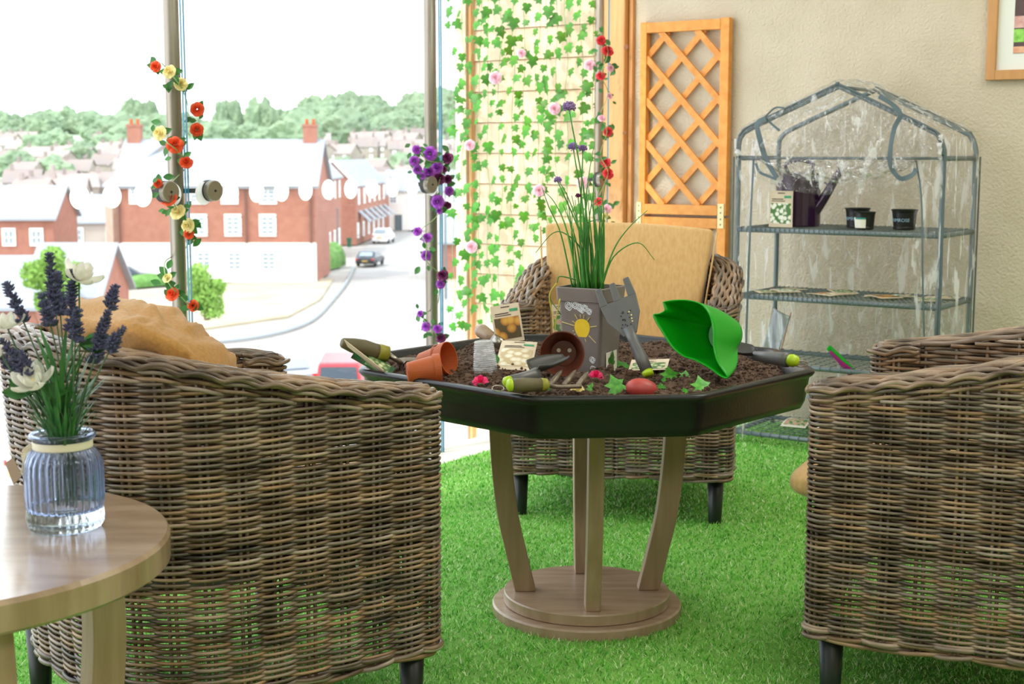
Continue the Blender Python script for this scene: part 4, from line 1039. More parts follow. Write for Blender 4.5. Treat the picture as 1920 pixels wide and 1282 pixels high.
LF = MB(); LF.grid(lambda u, v: ((u-.5)*.0048*math.sin(PI*min(.98, v+.12)), .008*v*v, v*.07), 2, 6); LFM = LF.mesh('leaf', M['grassleaf'], smooth=True)
for i in range(190):
    a = rg.uniform(0, 2*PI); tilt = rg.uniform(.05, 1.1); r0 = rg.uniform(0, .03); z0 = rg.uniform(.085, .15)
    dirv = Vector((math.cos(a)*tilt, math.sin(a)*tilt, 1)); s = rg.uniform(.45, .95)
    place(LFM, 'leaf', bq, basis((r0*math.cos(a), r0*math.sin(a), z0), z=dirv, y=(math.cos(a), math.sin(a), 0)) @ Matrix.Diagonal((s*1.2, s, s, 1)))
for i in range(26):
    a = rg.uniform(0, 2*PI); dirv = Vector((math.cos(a)*.35, math.sin(a)*.35, 1)); s = rg.uniform(1, 1.5)
    place(LFM, 'leaf', bq, basis((.01*math.cos(a), .01*math.sin(a), rg.uniform(.12, .19)), z=dirv, y=(math.cos(a), math.sin(a), 0)) @ Matrix.Diagonal((s, s, s, 1)))
# white flowers
def white_flower(px, py, r, facing, label, d=0, n=5):
    tip = aty(px, py, JY+d); base = Vector((JC.x, JY, JC.z+.10)); root = empty('white_flower', base, 0, label, 'flower', 'white artificial flowers in the jar')
    b = MB(); pts = catmull([base, base*.5+tip*.5+Vector((.01 if px > 60 else .0, 0, 0)), tip], 8); b.tube([p-base for p in pts], .0013, 5); b.build('stem', M['lavstem'], root, smooth=True)
    fz = Vector(facing).normalized(); rg2 = random.Random(int(px))
    for ring, (sc, op) in enumerate(((1, .8), (.8, 1.25))):
        for i in range(n):
            a = 2*PI*i/n+ring*.6; b = MB()
            def fn(u, v):
                wv = r*.85*math.sin(PI*min(1, .12+v*.86))**.7; rad = r*sc*(math.sin(v*1.45))/op; z = r*sc*(1-math.cos(v*1.5))*op*.9
                return ((u-.5)*wv*sc, rad-.12*r*(2*u-1)**2, z+.1*r*(2*u-1)**2)
            b.grid(fn, 5, 6); b.build('petal', M['white_petal'], root, smooth=True, M=basis(tip-base, z=fz) @ Matrix.Rotation(a, 4, 'Z'))
    b = MB(); b.lathe([(.0005, -.002), (.004, .002), (.003, .008), (.0005, .011)], 8, basis(tip-base, z=fz)); b.build('flower_centre', M['cream_rose'], root, smooth=True)
white_flower(148, 525, .024, (.45, -.2, .8), 'white bloom highest in the jar, petals spread to the right', .03)
white_flower(14, 615, .021, (-.1, -.2, 1), 'cream white cupped bloom near the left picture edge', -.01)
white_flower(66, 722, .026, (-.2, -.5, .9), 'large white bloom low at the front of the jar bouquet', -.03)
white_flower(2, 665, .022, (-.7, -.4, .5), 'white bloom cut off by the left picture edge', .0)
for (px, py, dx) in ((66, 735, -.4), (150, 648, .6)):
    tip = aty(px, py, JY-.02)
    for s in (-1, 0, 1):
        place(OVA, 'broad_leaf', bq, basis(bl(tip), y=(dx+s*.5, -.2, .5-.3*abs(s)), z=(0, -.7, .7)) @ Matrix.Scale(1.7, 4))

# ================================================================== WALL TRELLIS
def trellis():
    k0, k1 = -2.773, -2.397; W_ = k1-k0; zt, zm = 1.497, .765; zb = .03
    org = K(k0, UP-.012, 0)
    for (z0, z1, lb) in ((zm+.004, zt, 'upper orange stained trellis panel of diagonal slats on the plaster wall'), (zb, zm-.004, 'lower orange stained trellis panel, mostly behind the mustard cushion')):
        root = empty('trellis_panel', org + ZV*z0, 0, lb, 'trellis', 'two trellis panels fixed to the wall'); H = z1-z0
        def P(x, z, d=0): return WV*x - UV*d + ZV*z
        for x in (.014, W_-.018):
            wdt = .028 if x < .1 else .036
            b = MB(); b.box((0, 0, 0), (wdt, .030, H), basis(P(x, H/2, .010), x=WV, z=ZV)); b.build('stile', M['trellis'], root, bevel=.002)
        for z in (.019, H-.022):
            b = MB(); b.box((0, 0, 0), (W_-.028-.036, .028, .038), basis(P(W_/2-.004, z, .012), x=WV, z=ZV)); b.build('rail', M['trellis'], root, bevel=.002)
        xa, xb, za, zb_ = .028, W_-.036, .038, H-.042
        sl = 1.04; pitch = .159
        def clip(c, s):
            # line z = s*sl*x + c inside the opening
            pts = []
            for x in (xa, xb):
                z = s*sl*x+c
                if za <= z <= zb_: pts.append((x, z))
            for z in (za, zb_):
                x = (z-c)/(s*sl)
                if xa < x < xb: pts.append((x, z))
            return pts
        for s, dep in ((-1, .016), (1, .006)):
            c = (.590 if s < 0 else .602) - (0 if z0 > .5 else .03) - s*sl*xa - 6*pitch
            while c < H+.8:
                pt = clip(c, s)
                if len(pt) >= 2:
                    p, q = pt[0], pt[1]
                    if math.hypot(p[0]-q[0], p[1]-q[1]) > .03:
                        dx, dz = q[0]-p[0], q[1]-p[1]; l = math.hypot(dx, dz); e = .006/l
                        b = MB(); b.bar(P(p[0]-dx*e, p[1]-dz*e, dep), P(q[0]+dx*e, q[1]+dz*e, dep), .028 if False else 0.0095, .0240, up=UV if False else (UV.cross(WV*dx+ZV*dz).normalized())) 
                        b.build('slat', M['trellis'], root)
                c += pitch
    for k, wd in ((k0+.004, .020), (k1-.020, .026)):
        b = MB(); b.box((0, 0, 0), (wd, .003, .092), basis(K(k, UP-.012-.0268, zm+.003), x=WV, z=ZV)); o = b.build('joining_plate', M['bracket']); 
        tag(o, 'cream metal plate joining the trellis panels at their ' + ('left stile' if k < -2.6 else 'right stile'), 'bracket', 'trellis joining plates')
        for dz in (-.032, -.012, .012, .032):
            q = MB(); q.lathe([(.0028, 0), (.0022, .0012)], 10, basis(K(k, UP-.012-.0284, zm+.003+dz), z=-UV)); 
            q.build('screw', M['ink'], o)
trellis()

# picture frame -------------------------------------------------------
pf = empty('framed_photograph', K(-1.46, UP-.004, 1.242), 0, 'beech framed photograph with white mount, cut off at upper right', 'picture')
FW, FH = .42, .52
def PP(x, z, d): return WV*x+ZV*z-UV*d
for (x, z, wx, wz) in ((.016, FH/2, .032, FH), (FW-.016, FH/2, .032, FH)):
    b = MB(); b.box((0, 0, 0), (wx, .022, wz), basis(PP(x, z, .011), x=WV, z=ZV)); b.build('frame_side', M['picframe'], pf, bevel=.002)
for z in (.016, FH-.016):
    b = MB(); b.box((0, 0, 0), (FW-.064, .022, .032), basis(PP(FW/2, z, .011), x=WV, z=ZV)); b.build('frame_side', M['picframe'], pf, bevel=.002)
b = MB(); b.box((0, 0, 0), (FW-.06, .004, FH-.06), basis(PP(FW/2, FH/2, .006), x=WV, z=ZV)); b.build('mount', M['mount'], pf)
b = MB(); b.box((0, 0, 0), (FW-.168, .002, FH-.168), basis(PP(FW/2, FH/2, .0088), x=WV, z=ZV)); b.build('photo_surround', M['ceiling'], pf)
# the photograph itself: soft pink, green and brown areas
ph = MB(); 
def zone(x0, x1, z0, z1, m, d=.0105):
    b = MB(); n = 10
    b.grid(lambda u, v: tuple(PP(x0+(x1-x0)*u, z0+(z1-z0)*v, d)), 2, 2); b.build('photograph', m, pf)
ph0 = .085
zone(ph0, FW-ph0, ph0, FH-ph0, mat('photo_dark', '#4c3434', '#5a4040', 20, .5), .0102)
zone(ph0, FW-ph0, ph0+.001, ph0+.022, mat('photo_peach', '#d6886a', '#e0b090', 30, .5), .0106)
zone(ph0, FW-ph0, ph0+.036, ph0+.078, mat('photo_green', '#5fae2c', '#9fd860', 60, .5), .0106)
zone(ph0, FW-ph0, ph0+.082, ph0+.120, mat('photo_pink', '#dcb4ac', '#c78f88', 40, .5), .0106)

# ================================================================== GREENHOUSE
G0k, G0u = -2.165, 4.456; GW, GD = .705, .325
gh = empty('mini_greenhouse', K(G0k, G0u, 0), 0, 'small grey tube-framed greenhouse with clear plastic cover against the plaster wall', 'greenhouse')
def G(x, y, z): return WV*x+UV*y+ZV*z
TR = .0085
def gtube(pts, name='frame_tube', r=TR, m='frame', n=10): b = MB(); b.tube(pts, r, n); return b.build(name, M[m], gh, smooth=True)
def hoop(y, off=0):
    return [(0, .985), (0, 1.035), (.012, 1.062), (.06, 1.092), (GW/2-.02, 1.208), (GW/2, 1.214), (GW/2+.02, 1.208), (GW-.06, 1.080), (GW-.018, 1.052), (GW, 1.01), (GW, .985)]
for y in (0, GD):
    for x in (0, GW):
        gtube([G(x, y, .02), G(x, y, .5), G(x, y, .99)], 'upright_tube')
    hp = hoop(y); gtube(catmull([G(x, y, z) for x, z in hp], 3), 'roof_hoop')
for z in (.985, .742, .513, .285, .038):
    rails = [((0, 0), (GW, 0)), ((0, GD), (GW, GD)), ((0, 0), (0, GD)), ((GW, 0), (GW, GD))]
    for (a, c_) in rails:
        if z == .985 and a[1] == c_[1]: r_ = .0045
        else: r_ = TR
        gtube([G(a[0], a[1], z), G(c_[0], c_[1], z)], 'shelf_tube', r_)
gtube([G(GW/2, 0, 1.214), G(GW/2, GD, 1.214)], 'ridge_tube', .006)
wire = MB()
for z in (.742, .513, .285, .038):
    for i in range(1, 40):
        x = GW*i/40
        pts = [G(x, -.0095, z-.004), G(x, -.010, z+.004), G(x, -.003, z+.0098), G(x, GD/2, z+.0095), G(x, GD+.003, z+.0098), G(x, GD+.010, z+.003)]
        if z > .3 or i % 2 == 0: wire.tube(pts, .0014, 4)
    for j in range(1, 9): wire.tube([G(.01, GD*j/9, z+.008), G(GW-.01, GD*j/9, z+.008)], .0013, 4)
o = wire.build('shelf_mesh', M['frame'], gh)
tag(o, kind='stuff')
# plastic cover: sheets with wrinkles
rgp = random.Random(9)
def sheet(fn, name, m, nu=60, nv=60):
    b = MB(); b.grid(fn, nu, nv); return b.build(name, M[m], gh, smooth=True)
def wr(x, z, s=0, a=.006):
    return a*(noise.noise(Vector((x*9+s, z*3.5, s))) + .6*noise.noise(Vector((x*24+s, z*7+x*9, s+4))) + .35*noise.noise(Vector((x*50, z*22, s+8))))
E_ = .012
def roofz(x):
    hp = hoop(0); xs = [p[0] for p in hp[2:9]]; zs = [p[1] for p in hp[2:9]]; return float(np.interp(x, xs, zs))+E_
# rear sheet, two sides, roof (two slopes), front side strips and rolled door
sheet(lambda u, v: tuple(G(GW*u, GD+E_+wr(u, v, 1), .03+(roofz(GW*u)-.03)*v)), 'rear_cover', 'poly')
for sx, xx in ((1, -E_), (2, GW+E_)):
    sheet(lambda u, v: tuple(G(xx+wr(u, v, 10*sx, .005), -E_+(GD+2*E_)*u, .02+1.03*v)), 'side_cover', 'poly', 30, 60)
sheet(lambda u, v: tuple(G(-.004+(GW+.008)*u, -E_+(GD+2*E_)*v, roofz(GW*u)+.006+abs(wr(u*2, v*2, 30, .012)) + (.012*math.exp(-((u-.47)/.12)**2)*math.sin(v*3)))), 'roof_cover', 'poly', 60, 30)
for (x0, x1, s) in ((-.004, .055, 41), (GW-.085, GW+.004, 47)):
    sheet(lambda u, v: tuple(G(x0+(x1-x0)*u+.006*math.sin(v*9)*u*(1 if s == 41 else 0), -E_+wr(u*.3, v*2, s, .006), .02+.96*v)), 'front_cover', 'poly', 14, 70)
# gable (front top) sheet hanging down with the bunched door
def gable(u, v):
    x = GW*u; zt = roofz(x)-.004
    sag = .92 - (.0 if not .12 < u < .86 else .055*math.sin((u-.12)/.74*PI)**.7); zb_ = sag if .10 < u < .88 else .975
    z = zb_+(zt-zb_)*v; cr = (1-v)*.9+.25
    y = -E_-.004 - .022*math.sin(v*PI)*(1 if .1 < u < .88 else .3) + wr(u*1.7, v*1.3, 60, .022*cr) 
    return tuple(G(x, y, z))
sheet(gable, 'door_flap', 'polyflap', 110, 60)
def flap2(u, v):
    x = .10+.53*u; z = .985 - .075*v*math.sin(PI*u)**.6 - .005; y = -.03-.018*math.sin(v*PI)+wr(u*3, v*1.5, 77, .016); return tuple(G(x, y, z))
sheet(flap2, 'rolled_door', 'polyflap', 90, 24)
# edging tape and straps
def strip(pts, wdt=.007, name='edging_tape', m='strap', up=None, thick=.0012):
    b = MB(); c = catmull(pts, 6)
    for p_, q_ in zip(c, c[1:]):
        if (q_-p_).length > 1e-5: b.bar(p_, q_+(q_-p_)*.12, thick, wdt, up=up or UV)
    return b.build(name, M[m], gh)
hp = [(x, z+E_*.7) for x, z in hoop(0)]
for y in (-E_, GD+E_): 
    b = MB(); b.tube(catmull([G(x, y, z) for x, z in hp], 3), .0035, 6); b.build('edging_tape', M['strap'], gh, smooth=True)
b = MB(); b.tube([G(-E_, -E_, .03), G(-E_, -E_, .99)], .003, 6); b.build('edging_tape', M['strap'], gh)
b = MB(); b.tube([G(GW+.008, -E_, .03), G(GW+.012, -E_-.002, .6), G(GW+.006, -E_, .99)], .003, 6); b.build('edging_tape', M['strap'], gh)
b = MB(); b.tube([G(GW+E_, GD+E_, .03), G(GW+E_, GD+E_, .99)], .003, 6); b.build('edging_tape', M['strap'], gh)
def gp(px, py, d=-.03): p = onK(px, py, G0u+d); return p-gh.location
def band(px, wdt, name, d=-.03):
    c = catmull([gp(x, y, d) for x, y in px], 6); b = MB(); vs = []; fs = []
    for i, p in enumerate(c):
        t = (c[min(i+1, len(c)-1)]-c[max(i-1, 0)]); nrm = UV.cross(t).normalized() if t.length > 0 else WV; nrm = (nrm + UV*.25*math.sin(i*.35)).normalized()
        vs += [p+nrm*wdt/2, p-nrm*wdt/2]
    fs = [(2*i, 2*i+1, 2*i+3, 2*i+2) for i in range(len(c)-1)]
    b.add(vs, fs); return b.build(name, M['strap'], gh, solid=.0014)
band([(1413, 300), (1408, 400), (1403, 520), (1399, 650), (1398, 770)], .0075, 'door_zip')
band([(1718, 300), (1728, 380), (1730, 520), (1733, 640), (1735, 770)], .0055, 'door_zip')
band([(1436, 222), (1420, 232), (1425, 262), (1437, 300), (1457, 334)], .018, 'tie_strap', -.042)
band([(1436, 222), (1450, 235), (1462, 245)], .008, 'tie_strap', -.035)
band([(1430, 224), (1452, 203), (1470, 202)], .006, 'tie_strap', -.035)
band([(1417, 306), (1424, 322), (1440, 330), (1456, 336)], .009, 'tie_strap', -.042)
band([(1648, 180), (1672, 195), (1688, 215), (1677, 240), (1670, 275), (1669, 305), (1676, 322), (1690, 335), (1710, 328), (1718, 316)], .015, 'tie_strap', -.045)
# contents -------------------------------------------------------------
def gl(x, y, z): return K(G0k, G0u, 0)+G(x, y, z)
shz = .742+.0115
wc = gl(.165, .13, shz); can = empty('watering_can', wc, 0, 'dark purple watering can on the top shelf inside the greenhouse', 'watering can')
b = MB(); b.lathe([(.074, 0), (.076, .004), (.0745, .17), (.070, .180), (.0, .185)], 48, cap1=False); b.build('can_body', M['purple'], can, smooth=False)
b = MB(); b.tube(catmull([WV*.045+ZV*.03, WV*.095+ZV*.10, WV*.150+ZV*.195], 5), [.021-.009*i/10 for i in range(11)], 20); b.build('spout', M['purple'], can, smooth=True)
b = MB(); b.tube([WV*.06+ZV*.172, WV*.115+ZV*.135], .0035, 8); b.build('spout_brace', M['purple'], can)
b = MB(); b.tube(catmull([-WV*.04+ZV*.18, -WV*.05+ZV*.21, ZV*.225, WV*.05+ZV*.21, WV*.045+ZV*.18], 6), .007, 10); b.build('handle', M['purple'], can, smooth=True)
q = gl(.150, .022, shz)
packet(basis(q, y=ZV+UV*.10, z=-UV), .086, .122, 'seed packet of white bulbs standing against the watering can', 'pic_white', bend=.002)
def black_pot(loc, h, r0, r1, label, text=None, sticker=False):
    root = empty('plant_pot', loc, 0, label, 'plant pot', 'black plant pots on the greenhouse shelf')
    b = MB(); b.lathe([(r0*.93, 0), (r0, .003), (r0, .008), (r0*.97, .010), (r1*.93, h*.82), (r1*.98, h*.94), (r1*1.04, h), (r1*.99, h), (r1*.9, h*.85), (r0*.9, .012)], 40, cap1=False); b.build('pot_body', M['black'], root)
    b = MB(); b.lathe([(r0*.9, .004), (r0*.9, .006)], 30); b.build('pot_floor', M['black'], root)
    if text:
        me = text_mesh(text, .0152, M['print_blue'], 'lettering', .0002); R = r0*1.10; zc = h*.47
        for v in me.vertices:
            a = v.co.x/R; rr = R*.985+v.co.z+(v.co.y)*.10+.0012
            c = -UV*math.cos(a)*rr + WV*math.sin(a)*rr + ZV*(zc+v.co.y); v.co = c
        place(me, 'lettering', root, Matrix.Rotation(math.radians(-6), 4, 'Z'))
    if sticker:
        def st_(x0, x1, z0, z1, m, e, nm):
            b = MB(); R = r0*1.08
            b.grid(lambda u, v: tuple((-UV*math.cos(x0+(x1-x0)*u)+WV*math.sin(x0+(x1-x0)*u))*(R*(.94+.10*(z0+(z1-z0)*v)/h*2)+e)+ZV*(z0+(z1-z0)*v)), 8, 2); b.build(nm, M[m], root)
        st_(-.75, .45, .006, .040, 'paperw', .0032, 'price_label'); st_(-.55, .45, .034, .040, 'teal', .0036, 'label_band')
        me = text_mesh('XIV', .0001, M['ink'])
    return root
def shelf_u(px, d): return onK(px, 433, G0u+d)
for (px, d, h, r0, r1, lb, tx, stk) in ((1607, .14, .066, .036, .042, 'larger black pot lettered PRIMROSE half hidden behind the stickered pot', 'PRIMROSE', False), (1621, .045, .058, .030, .0345, 'small black pot with white and teal sticker on the top shelf', None, True), (1695, .11, .066, .036, .0425, 'black pot lettered PRIMROSE standing alone at the right of the top shelf', 'PRIMROSE', False)):
    p = shelf_u(px, d); black_pot(Vector((p.x, p.y, shz)), h, r0, r1, lb, tx, stk)
# packets lying on the middle shelf and at the bottom
rg = random.Random(31); z2 = .513+.012
ORD = ('first', 'second', 'third', 'fourth', 'fifth', 'sixth', 'seventh', 'eighth', 'ninth', 'tenth', 'eleventh')
pics = ['pic_herb', 'pic_flower', 'pic_white', 'pic_onion', 'pic_garlic']
for i in range(11):
    x = .055+.060*i; y = rg.uniform(.08, .2); a = rg.uniform(-.9, .9)+PI/2*(i % 3 == 0)
    yd = WV*math.sin(a)+UV*math.cos(a)
    packet(basis(gl(x, y-.05*math.cos(a), z2+.001+.0026*(i % 3)), y=yd+ZV*.03*(i % 2), z=ZV-yd*.03*(i % 2)), .080, .115, f'seed packet on the greenhouse middle shelf, {ORD[i]} from its left end', pics[i % 5], 'seed packets on the middle shelf', bend=.003)
for i in range(4):
    x = .17+.09*i; a = rg.uniform(-.7, .9); yd = WV*math.sin(a)+UV*math.cos(a)
    packet(basis(gl(x, .12, .038+.014+.004*i), y=yd+ZV*.08, z=ZV-yd*.08), .09, .12, f'pale seed packet on the bottom mesh rack of the greenhouse, {ORD[i]} from the left', pics[(i+1) % 5], 'seed packets on the bottom rack', paper='paperw', bend=.012)
# clear bag with canes leaning at the left
root = empty('clear_bag', gl(.06, .14, .285+.012), 0, 'clear plastic sleeve with an orange edge leaning in the greenhouse left corner', 'bag')
b = MB(); b.grid(lambda u, v: tuple(WV*(-.03+.07*u+.045*v)+UV*(.01*math.sin(u*PI+v*3))+ZV*(.17*v-.03*u*v)), 12, 14); b.build('sleeve', M['polybag'], root, smooth=True, solid=.002)
b = MB(); b.tube([WV*.045+ZV*0, WV*.085+ZV*.155], .0016, 6); b.build('edge', M['terracotta'], root)
# blue-grey tub on the bottom rack
root = empty('storage_tub', gl(.33, .25, .05), 0, 'translucent grey-blue plastic tub at the back of the bottom rack', 'tub')
M['tubm'] = mat('tub_plastic', '#a9b9c6', rough=.3, transl=.4)
b = MB(); b.prism([(-.14, -.05), (.14, -.05), (.14, .05), (-.14, .05)], .10, basis((0, 0, 0), x=WV, z=ZV)); b.build('tub_body', M['tubm'], root, bevel=.012, bseg=3)
b = MB(); b.prism([(-.147, -.055), (.147, -.055), (.147, .055), (-.147, .055)], .008, basis(ZV*.095, x=WV, z=ZV)); b.build('tub_lid', M['tubm'], root, bevel=.003)
# purple and green hand tool standing on shelf three
p0 = onK(1600, 700, G0u+.04); p1 = onK(1552, 652, G0u+.04)
root = empty('hand_tool', p0, 0, 'magenta and green plastic handle leaning inside the greenhouse', 'garden tool')
d = p1-p0; b = MB(); n_ = UV.cross(d).normalized()
b.prism([(0, -.017), (.055, -.010), (d.length*.88, -.0065), (d.length*.90, .004), (.05, .006), (0, .014)], .012, basis(UV*-.006, x=d, z=UV)); b.build('handle', M['magenta'], root, bevel=.002)
b = MB(); b.prism([(0, .014), (.05, .006), (d.length*.90, .004), (d.length*.90, -.006), (d.length, -.006), (d.length*1.02, .010), (d.length*.95, .012), (.05, .014)], .012, basis(UV*-.006, x=d, z=UV)); b.build('grip', M['green'], root, bevel=.002)

# ================================================================== GARLANDS
rg = random.Random(77)
def garland(name, label, items, pathpx, u, k=-2.915, leaves=40, leafmesh=None, scale=1.0, lspread=14):
    """items: (px, py, colour, scale)"""
    org = onk(pathpx[0][0], pathpx[0][1], k); root = empty('rose_garland', org, 0, label, 'garland', 'rose garlands wound round the posts')
    pts = catmull([onk(x, y, k+d)-org for x, y, d in pathpx], 6); b = MB(); b.tube(pts, .0016, 5); b.build('vine', M['vine'], root, smooth=True)
    for (px, py, c, s) in items:
        p = onk(px, py, k+.012+rg.uniform(0, .012))-org
        z = Vector((rg.uniform(-.5, .5), -1, rg.uniform(-.1, .7))); place(ROSE[c], 'rose', root, basis(p, z=z) @ Matrix.Scale(s*scale, 4))
        for _ in range(2):
            a = rg.uniform(0, 6); o_ = Vector((math.cos(a), -.2, math.sin(a)))
            place(leafmesh or OVA, 'leaf', root, basis(p+Vector((0, .012, 0)), y=o_, z=(0, -1, .3)) @ Matrix.Scale(rg.uniform(.8, 1.3)*scale, 4))
        b = MB(); b.tube([p+Vector((0, .008, -.012)), p], .0012, 4); b.build('stalk', M['vine'], root)
    for _ in range(leaves):
        px, py, *_r = items[rg.randrange(len(items))]; p = onk(px+rg.uniform(-lspread, lspread), py+rg.uniform(-20, 26), k+rg.uniform(-.01, .012))-org
        a = rg.uniform(0, 6); place(leafmesh or OVA, 'leaf', root, basis(p, y=(math.cos(a), -.2, math.sin(a)), z=(rg.uniform(-.4, .4), -1, .3)) @ Matrix.Scale(rg.uniform(.7, 1.25)*scale, 4))
    return root
garland('g', 'garland of orange, red and cream roses on the left steel post',
    [(292, 125, 'orange', .75), (318, 135, 'cream', .95), (339, 158, 'cream', .9), (370, 205, 'orange', .95), (369, 243, 'orange', .9), (300, 250, 'cream', 1), (328, 272, 'orange', 1.15), (349, 305, 'orange', .9),
     (317, 373, 'orange', 1.1), (334, 398, 'cream', 1.1), (353, 423, 'cream', 1), (354, 439, 'orange', .7), (314, 521, 'cream', .7), (323, 552, 'orange', .95), (362, 573, 'orange', .8), (296, 344, 'orange', .6)],
    [(303, 118, 0), (318, 135, 0), (340, 165, .02), (352, 200, -.06), (345, 240, -.09), (312, 262, 0), (330, 280, .03), (350, 310, -.02), (318, 350, 0), (330, 390, .03), (354, 430, -.02), (345, 470, -.09), (310, 490, -.02), (316, 530, .02), (345, 562, .02), (362, 580, 0)], 2.646, leaves=62)
root = COL.objects[-1]
garland('g', 'garland of purple and plum roses on the middle steel post',
    [(781, 281, 'purple', .8), (777, 302, 'purple', .9), (783, 318, 'purple', .8), (806, 288, 'purple', 1.25), (839, 297, 'plum', 1.1), (820, 315, 'purple', 1.1), (804, 323, 'purple', 1.15), (823, 335, 'plum', 1.1), (840, 336, 'plum', .8), (842, 358, 'purple', .85), (821, 378, 'purple', 1.2),
     (839, 385, 'plum', .7), (824, 395, 'purple', .6), (783, 434, 'purple', .8), (801, 446, 'purple', .95), (799, 479, 'purple', .9), (830, 516, 'plum', 1.05), (826, 533, 'purple', .8), (788, 588, 'purple', .6), (799, 612, 'purple', .85), (820, 617, 'purple', .85), (827, 634, 'plum', .9), (792, 330, 'purple', .6), (831, 318, 'plum', .7)],
    [(785, 275, 0), (800, 300, .03), (830, 310, .02), (822, 350, .03), (830, 385, .02), (815, 410, 0), (790, 432, 0), (800, 460, .03), (800, 490, .02), (825, 515, 0), (824, 545, -.02), (818, 575, -.04), (792, 590, 0), (805, 612, .03), (826, 636, 0)], 3.757, leaves=60, scale=.95)
garland('g', 'garland of red and blush roses on the right steel post',
    [(1127, 76, 'red', .95), (1139, 96, 'red', 1.25), (1126, 143, 'red', .95), (1144, 128, 'pink', .8), (1140, 247, 'red', .95), (1136, 305, 'red', 1.05), (1140, 326, 'red', 1.15), (1122, 378, 'red', .9), (1138, 392, 'pink', 1), (1134, 405, 'cream', .7), (1128, 222, 'pink', .8), (1142, 180, 'pink', .7)],
    [(1124, 60, 0), (1140, 95, .03), (1128, 140, .03), (1140, 175, .02), (1126, 215, 0), (1138, 245, .03), (1126, 290, 0), (1140, 325, .03), (1122, 375, 0), (1138, 400, .03), (1130, 450, 0)], 4.83, leaves=60, scale=.95, lspread=12, k=-2.86)
# ivy curtain in front of the cladding: each string a thing
rg = random.Random(8)
cols = [851, 869, 885, 899, 918, 938, 961, 984, 1008, 1022, 1042, 1063, 1092, 1113]
UI = UP-.035
for ci, cx in enumerate(cols):
    org = onK(cx, 5, UI); n = 22 if ci not in (0, 11) else 10
    nth = ('leftmost', 'second from left', 'third from left', 'fourth from left', 'fifth from left', 'sixth from left', 'seventh from left', 'seventh from right', 'sixth from right', 'fifth from right', 'fourth from right', 'third from right', 'second from right', 'rightmost')[ci]
    root = empty('ivy_garland', org, 0, f'hanging ivy string on the pale cladding, {nth} of the fourteen', 'garland', 'hanging ivy strings on the cladding')
    yend = 640 if cx < 990 else 470
    path = [(cx+rg.uniform(-5, 5), y) for y in range(-240, yend, 60)]
    b = MB(); b.tube(catmull([onK(x, y, UI)-org for x, y in path], 4), .0012, 4); b.build('vine', M['vine'], root)
    y = -230+rg.uniform(0, 20)
    xs = np.array([p[0] for p in path]); ys = np.array([p[1] for p in path])
    while y < yend-12:
        x = np.interp(y, ys, xs)+rg.choice((-1, 1))*rg.uniform(2, 9); p = onK(x, y, UI-rg.uniform(.005, .03))-org
        me = rg.choice(IVY); z = -UV+Vector((rg.uniform(-.9, .9), rg.uniform(-.3, .3), rg.uniform(-.2, .7))); 
        place(me, 'leaf', root, basis(p, z=z, y=Vector((rg.uniform(-.8, .8), 0, -1))) @ Matrix.Scale(rg.uniform(.52, .82), 4))
        y += rg.uniform(14, 34) * (1.6 if ci in (0, 11) else 1)
    b = MB()
    if ci in (4, 8, 9, 12, 2, 13): 
        pass
for (px, py, s, c) in ((929, 146, 1.35, 'pink'), (1040, 204, 1.2, 'pink'), (881, 272, 1.15, 'pink'), (1011, 357, 1.25, 'pink'), (1093, 343, 1.25, 'pink'), (884, 463, 1.3, 'pink'), (1106, 122, 1.1, 'pink'), (978, 100, .9, 'pink')):
    p = onK(px, py, UI-.04); root = empty('pink_rose', p, 0, {929: 'pale pink rose in the ivy, upper left of the cladding', 1040: 'pale pink rose in the ivy beside the tallest chive bloom', 881: 'pale pink rose near the cladding left edge at mid height', 1011: 'pale pink rose in the ivy left of the chive stems', 1093: 'pale pink rose in the ivy behind the chive stems', 884: 'pale pink rose low at the cladding left edge', 1106: 'pale pink rose high beside the right steel post', 978: 'small blush rose in the ivy near the top middle'}[px], 'rose', 'pink roses among the ivy')
    place(ROSE[c], 'bloom', root, basis((0, 0, 0), z=(-.2, -1, .2)) @ Matrix.Scale(s, 4))
    place(IVY[0], 'leaf', root, basis((.02, .01, 0), y=(1, 0, -.4), z=(0, -1, .3)) @ Matrix.Scale(.7, 4))
    b = MB(); b.tube([(0, .004, 0), (0, .02, .02)], .0012, 4); b.build('stalk', M['vine'], root)

# ================================================================== OUTSIDE
GZ = -9.5
M['road'] = mat('pale_asphalt', '#a29f9d', '#989593', .4, .9)
M['pave'] = mat('paving', '#aaa49e', '#9f9994', .8, .9)
M['verge'] = mat('dry_grass', '#a5997f', '#b5aa94', .25, .95)
M['kerb'] = mat('kerb', '#9aa0a4', rough=.9)
M['fbrick'] = mat('red_brick', '#a4705f', '#9a6656', 1.5, .9)
M['fbrick2'] = mat('pale_brick', '#b39a8a', '#a88e7e', 1.5, .9)
M['render'] = mat('white_render', '#ece8e2', rough=.9)
M['slate'] = mat('slate_roof', '#9b9fa6', '#92979e', 1.2, .8, stretch=(1, 1, 6))
M['pantile'] = mat('brown_roof', '#a9958c', '#97857e', 2, .9)
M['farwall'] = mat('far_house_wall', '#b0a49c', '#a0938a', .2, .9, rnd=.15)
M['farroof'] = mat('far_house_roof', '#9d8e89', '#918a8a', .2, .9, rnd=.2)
M['upvc'] = mat('white_window', '#f4f4f2', rough=.5)
M['wglass'] = mat('window_glass_far', '#93a1ab', rough=.15)
M['pipe'] = mat('downpipe', '#6b4a42', rough=.6)
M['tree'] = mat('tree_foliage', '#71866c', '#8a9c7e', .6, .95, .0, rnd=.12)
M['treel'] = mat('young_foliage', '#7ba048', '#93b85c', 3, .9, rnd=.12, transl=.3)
M['hedge'] = mat('hedge_foliage', '#56803c', '#6f9a52', 2, .95)
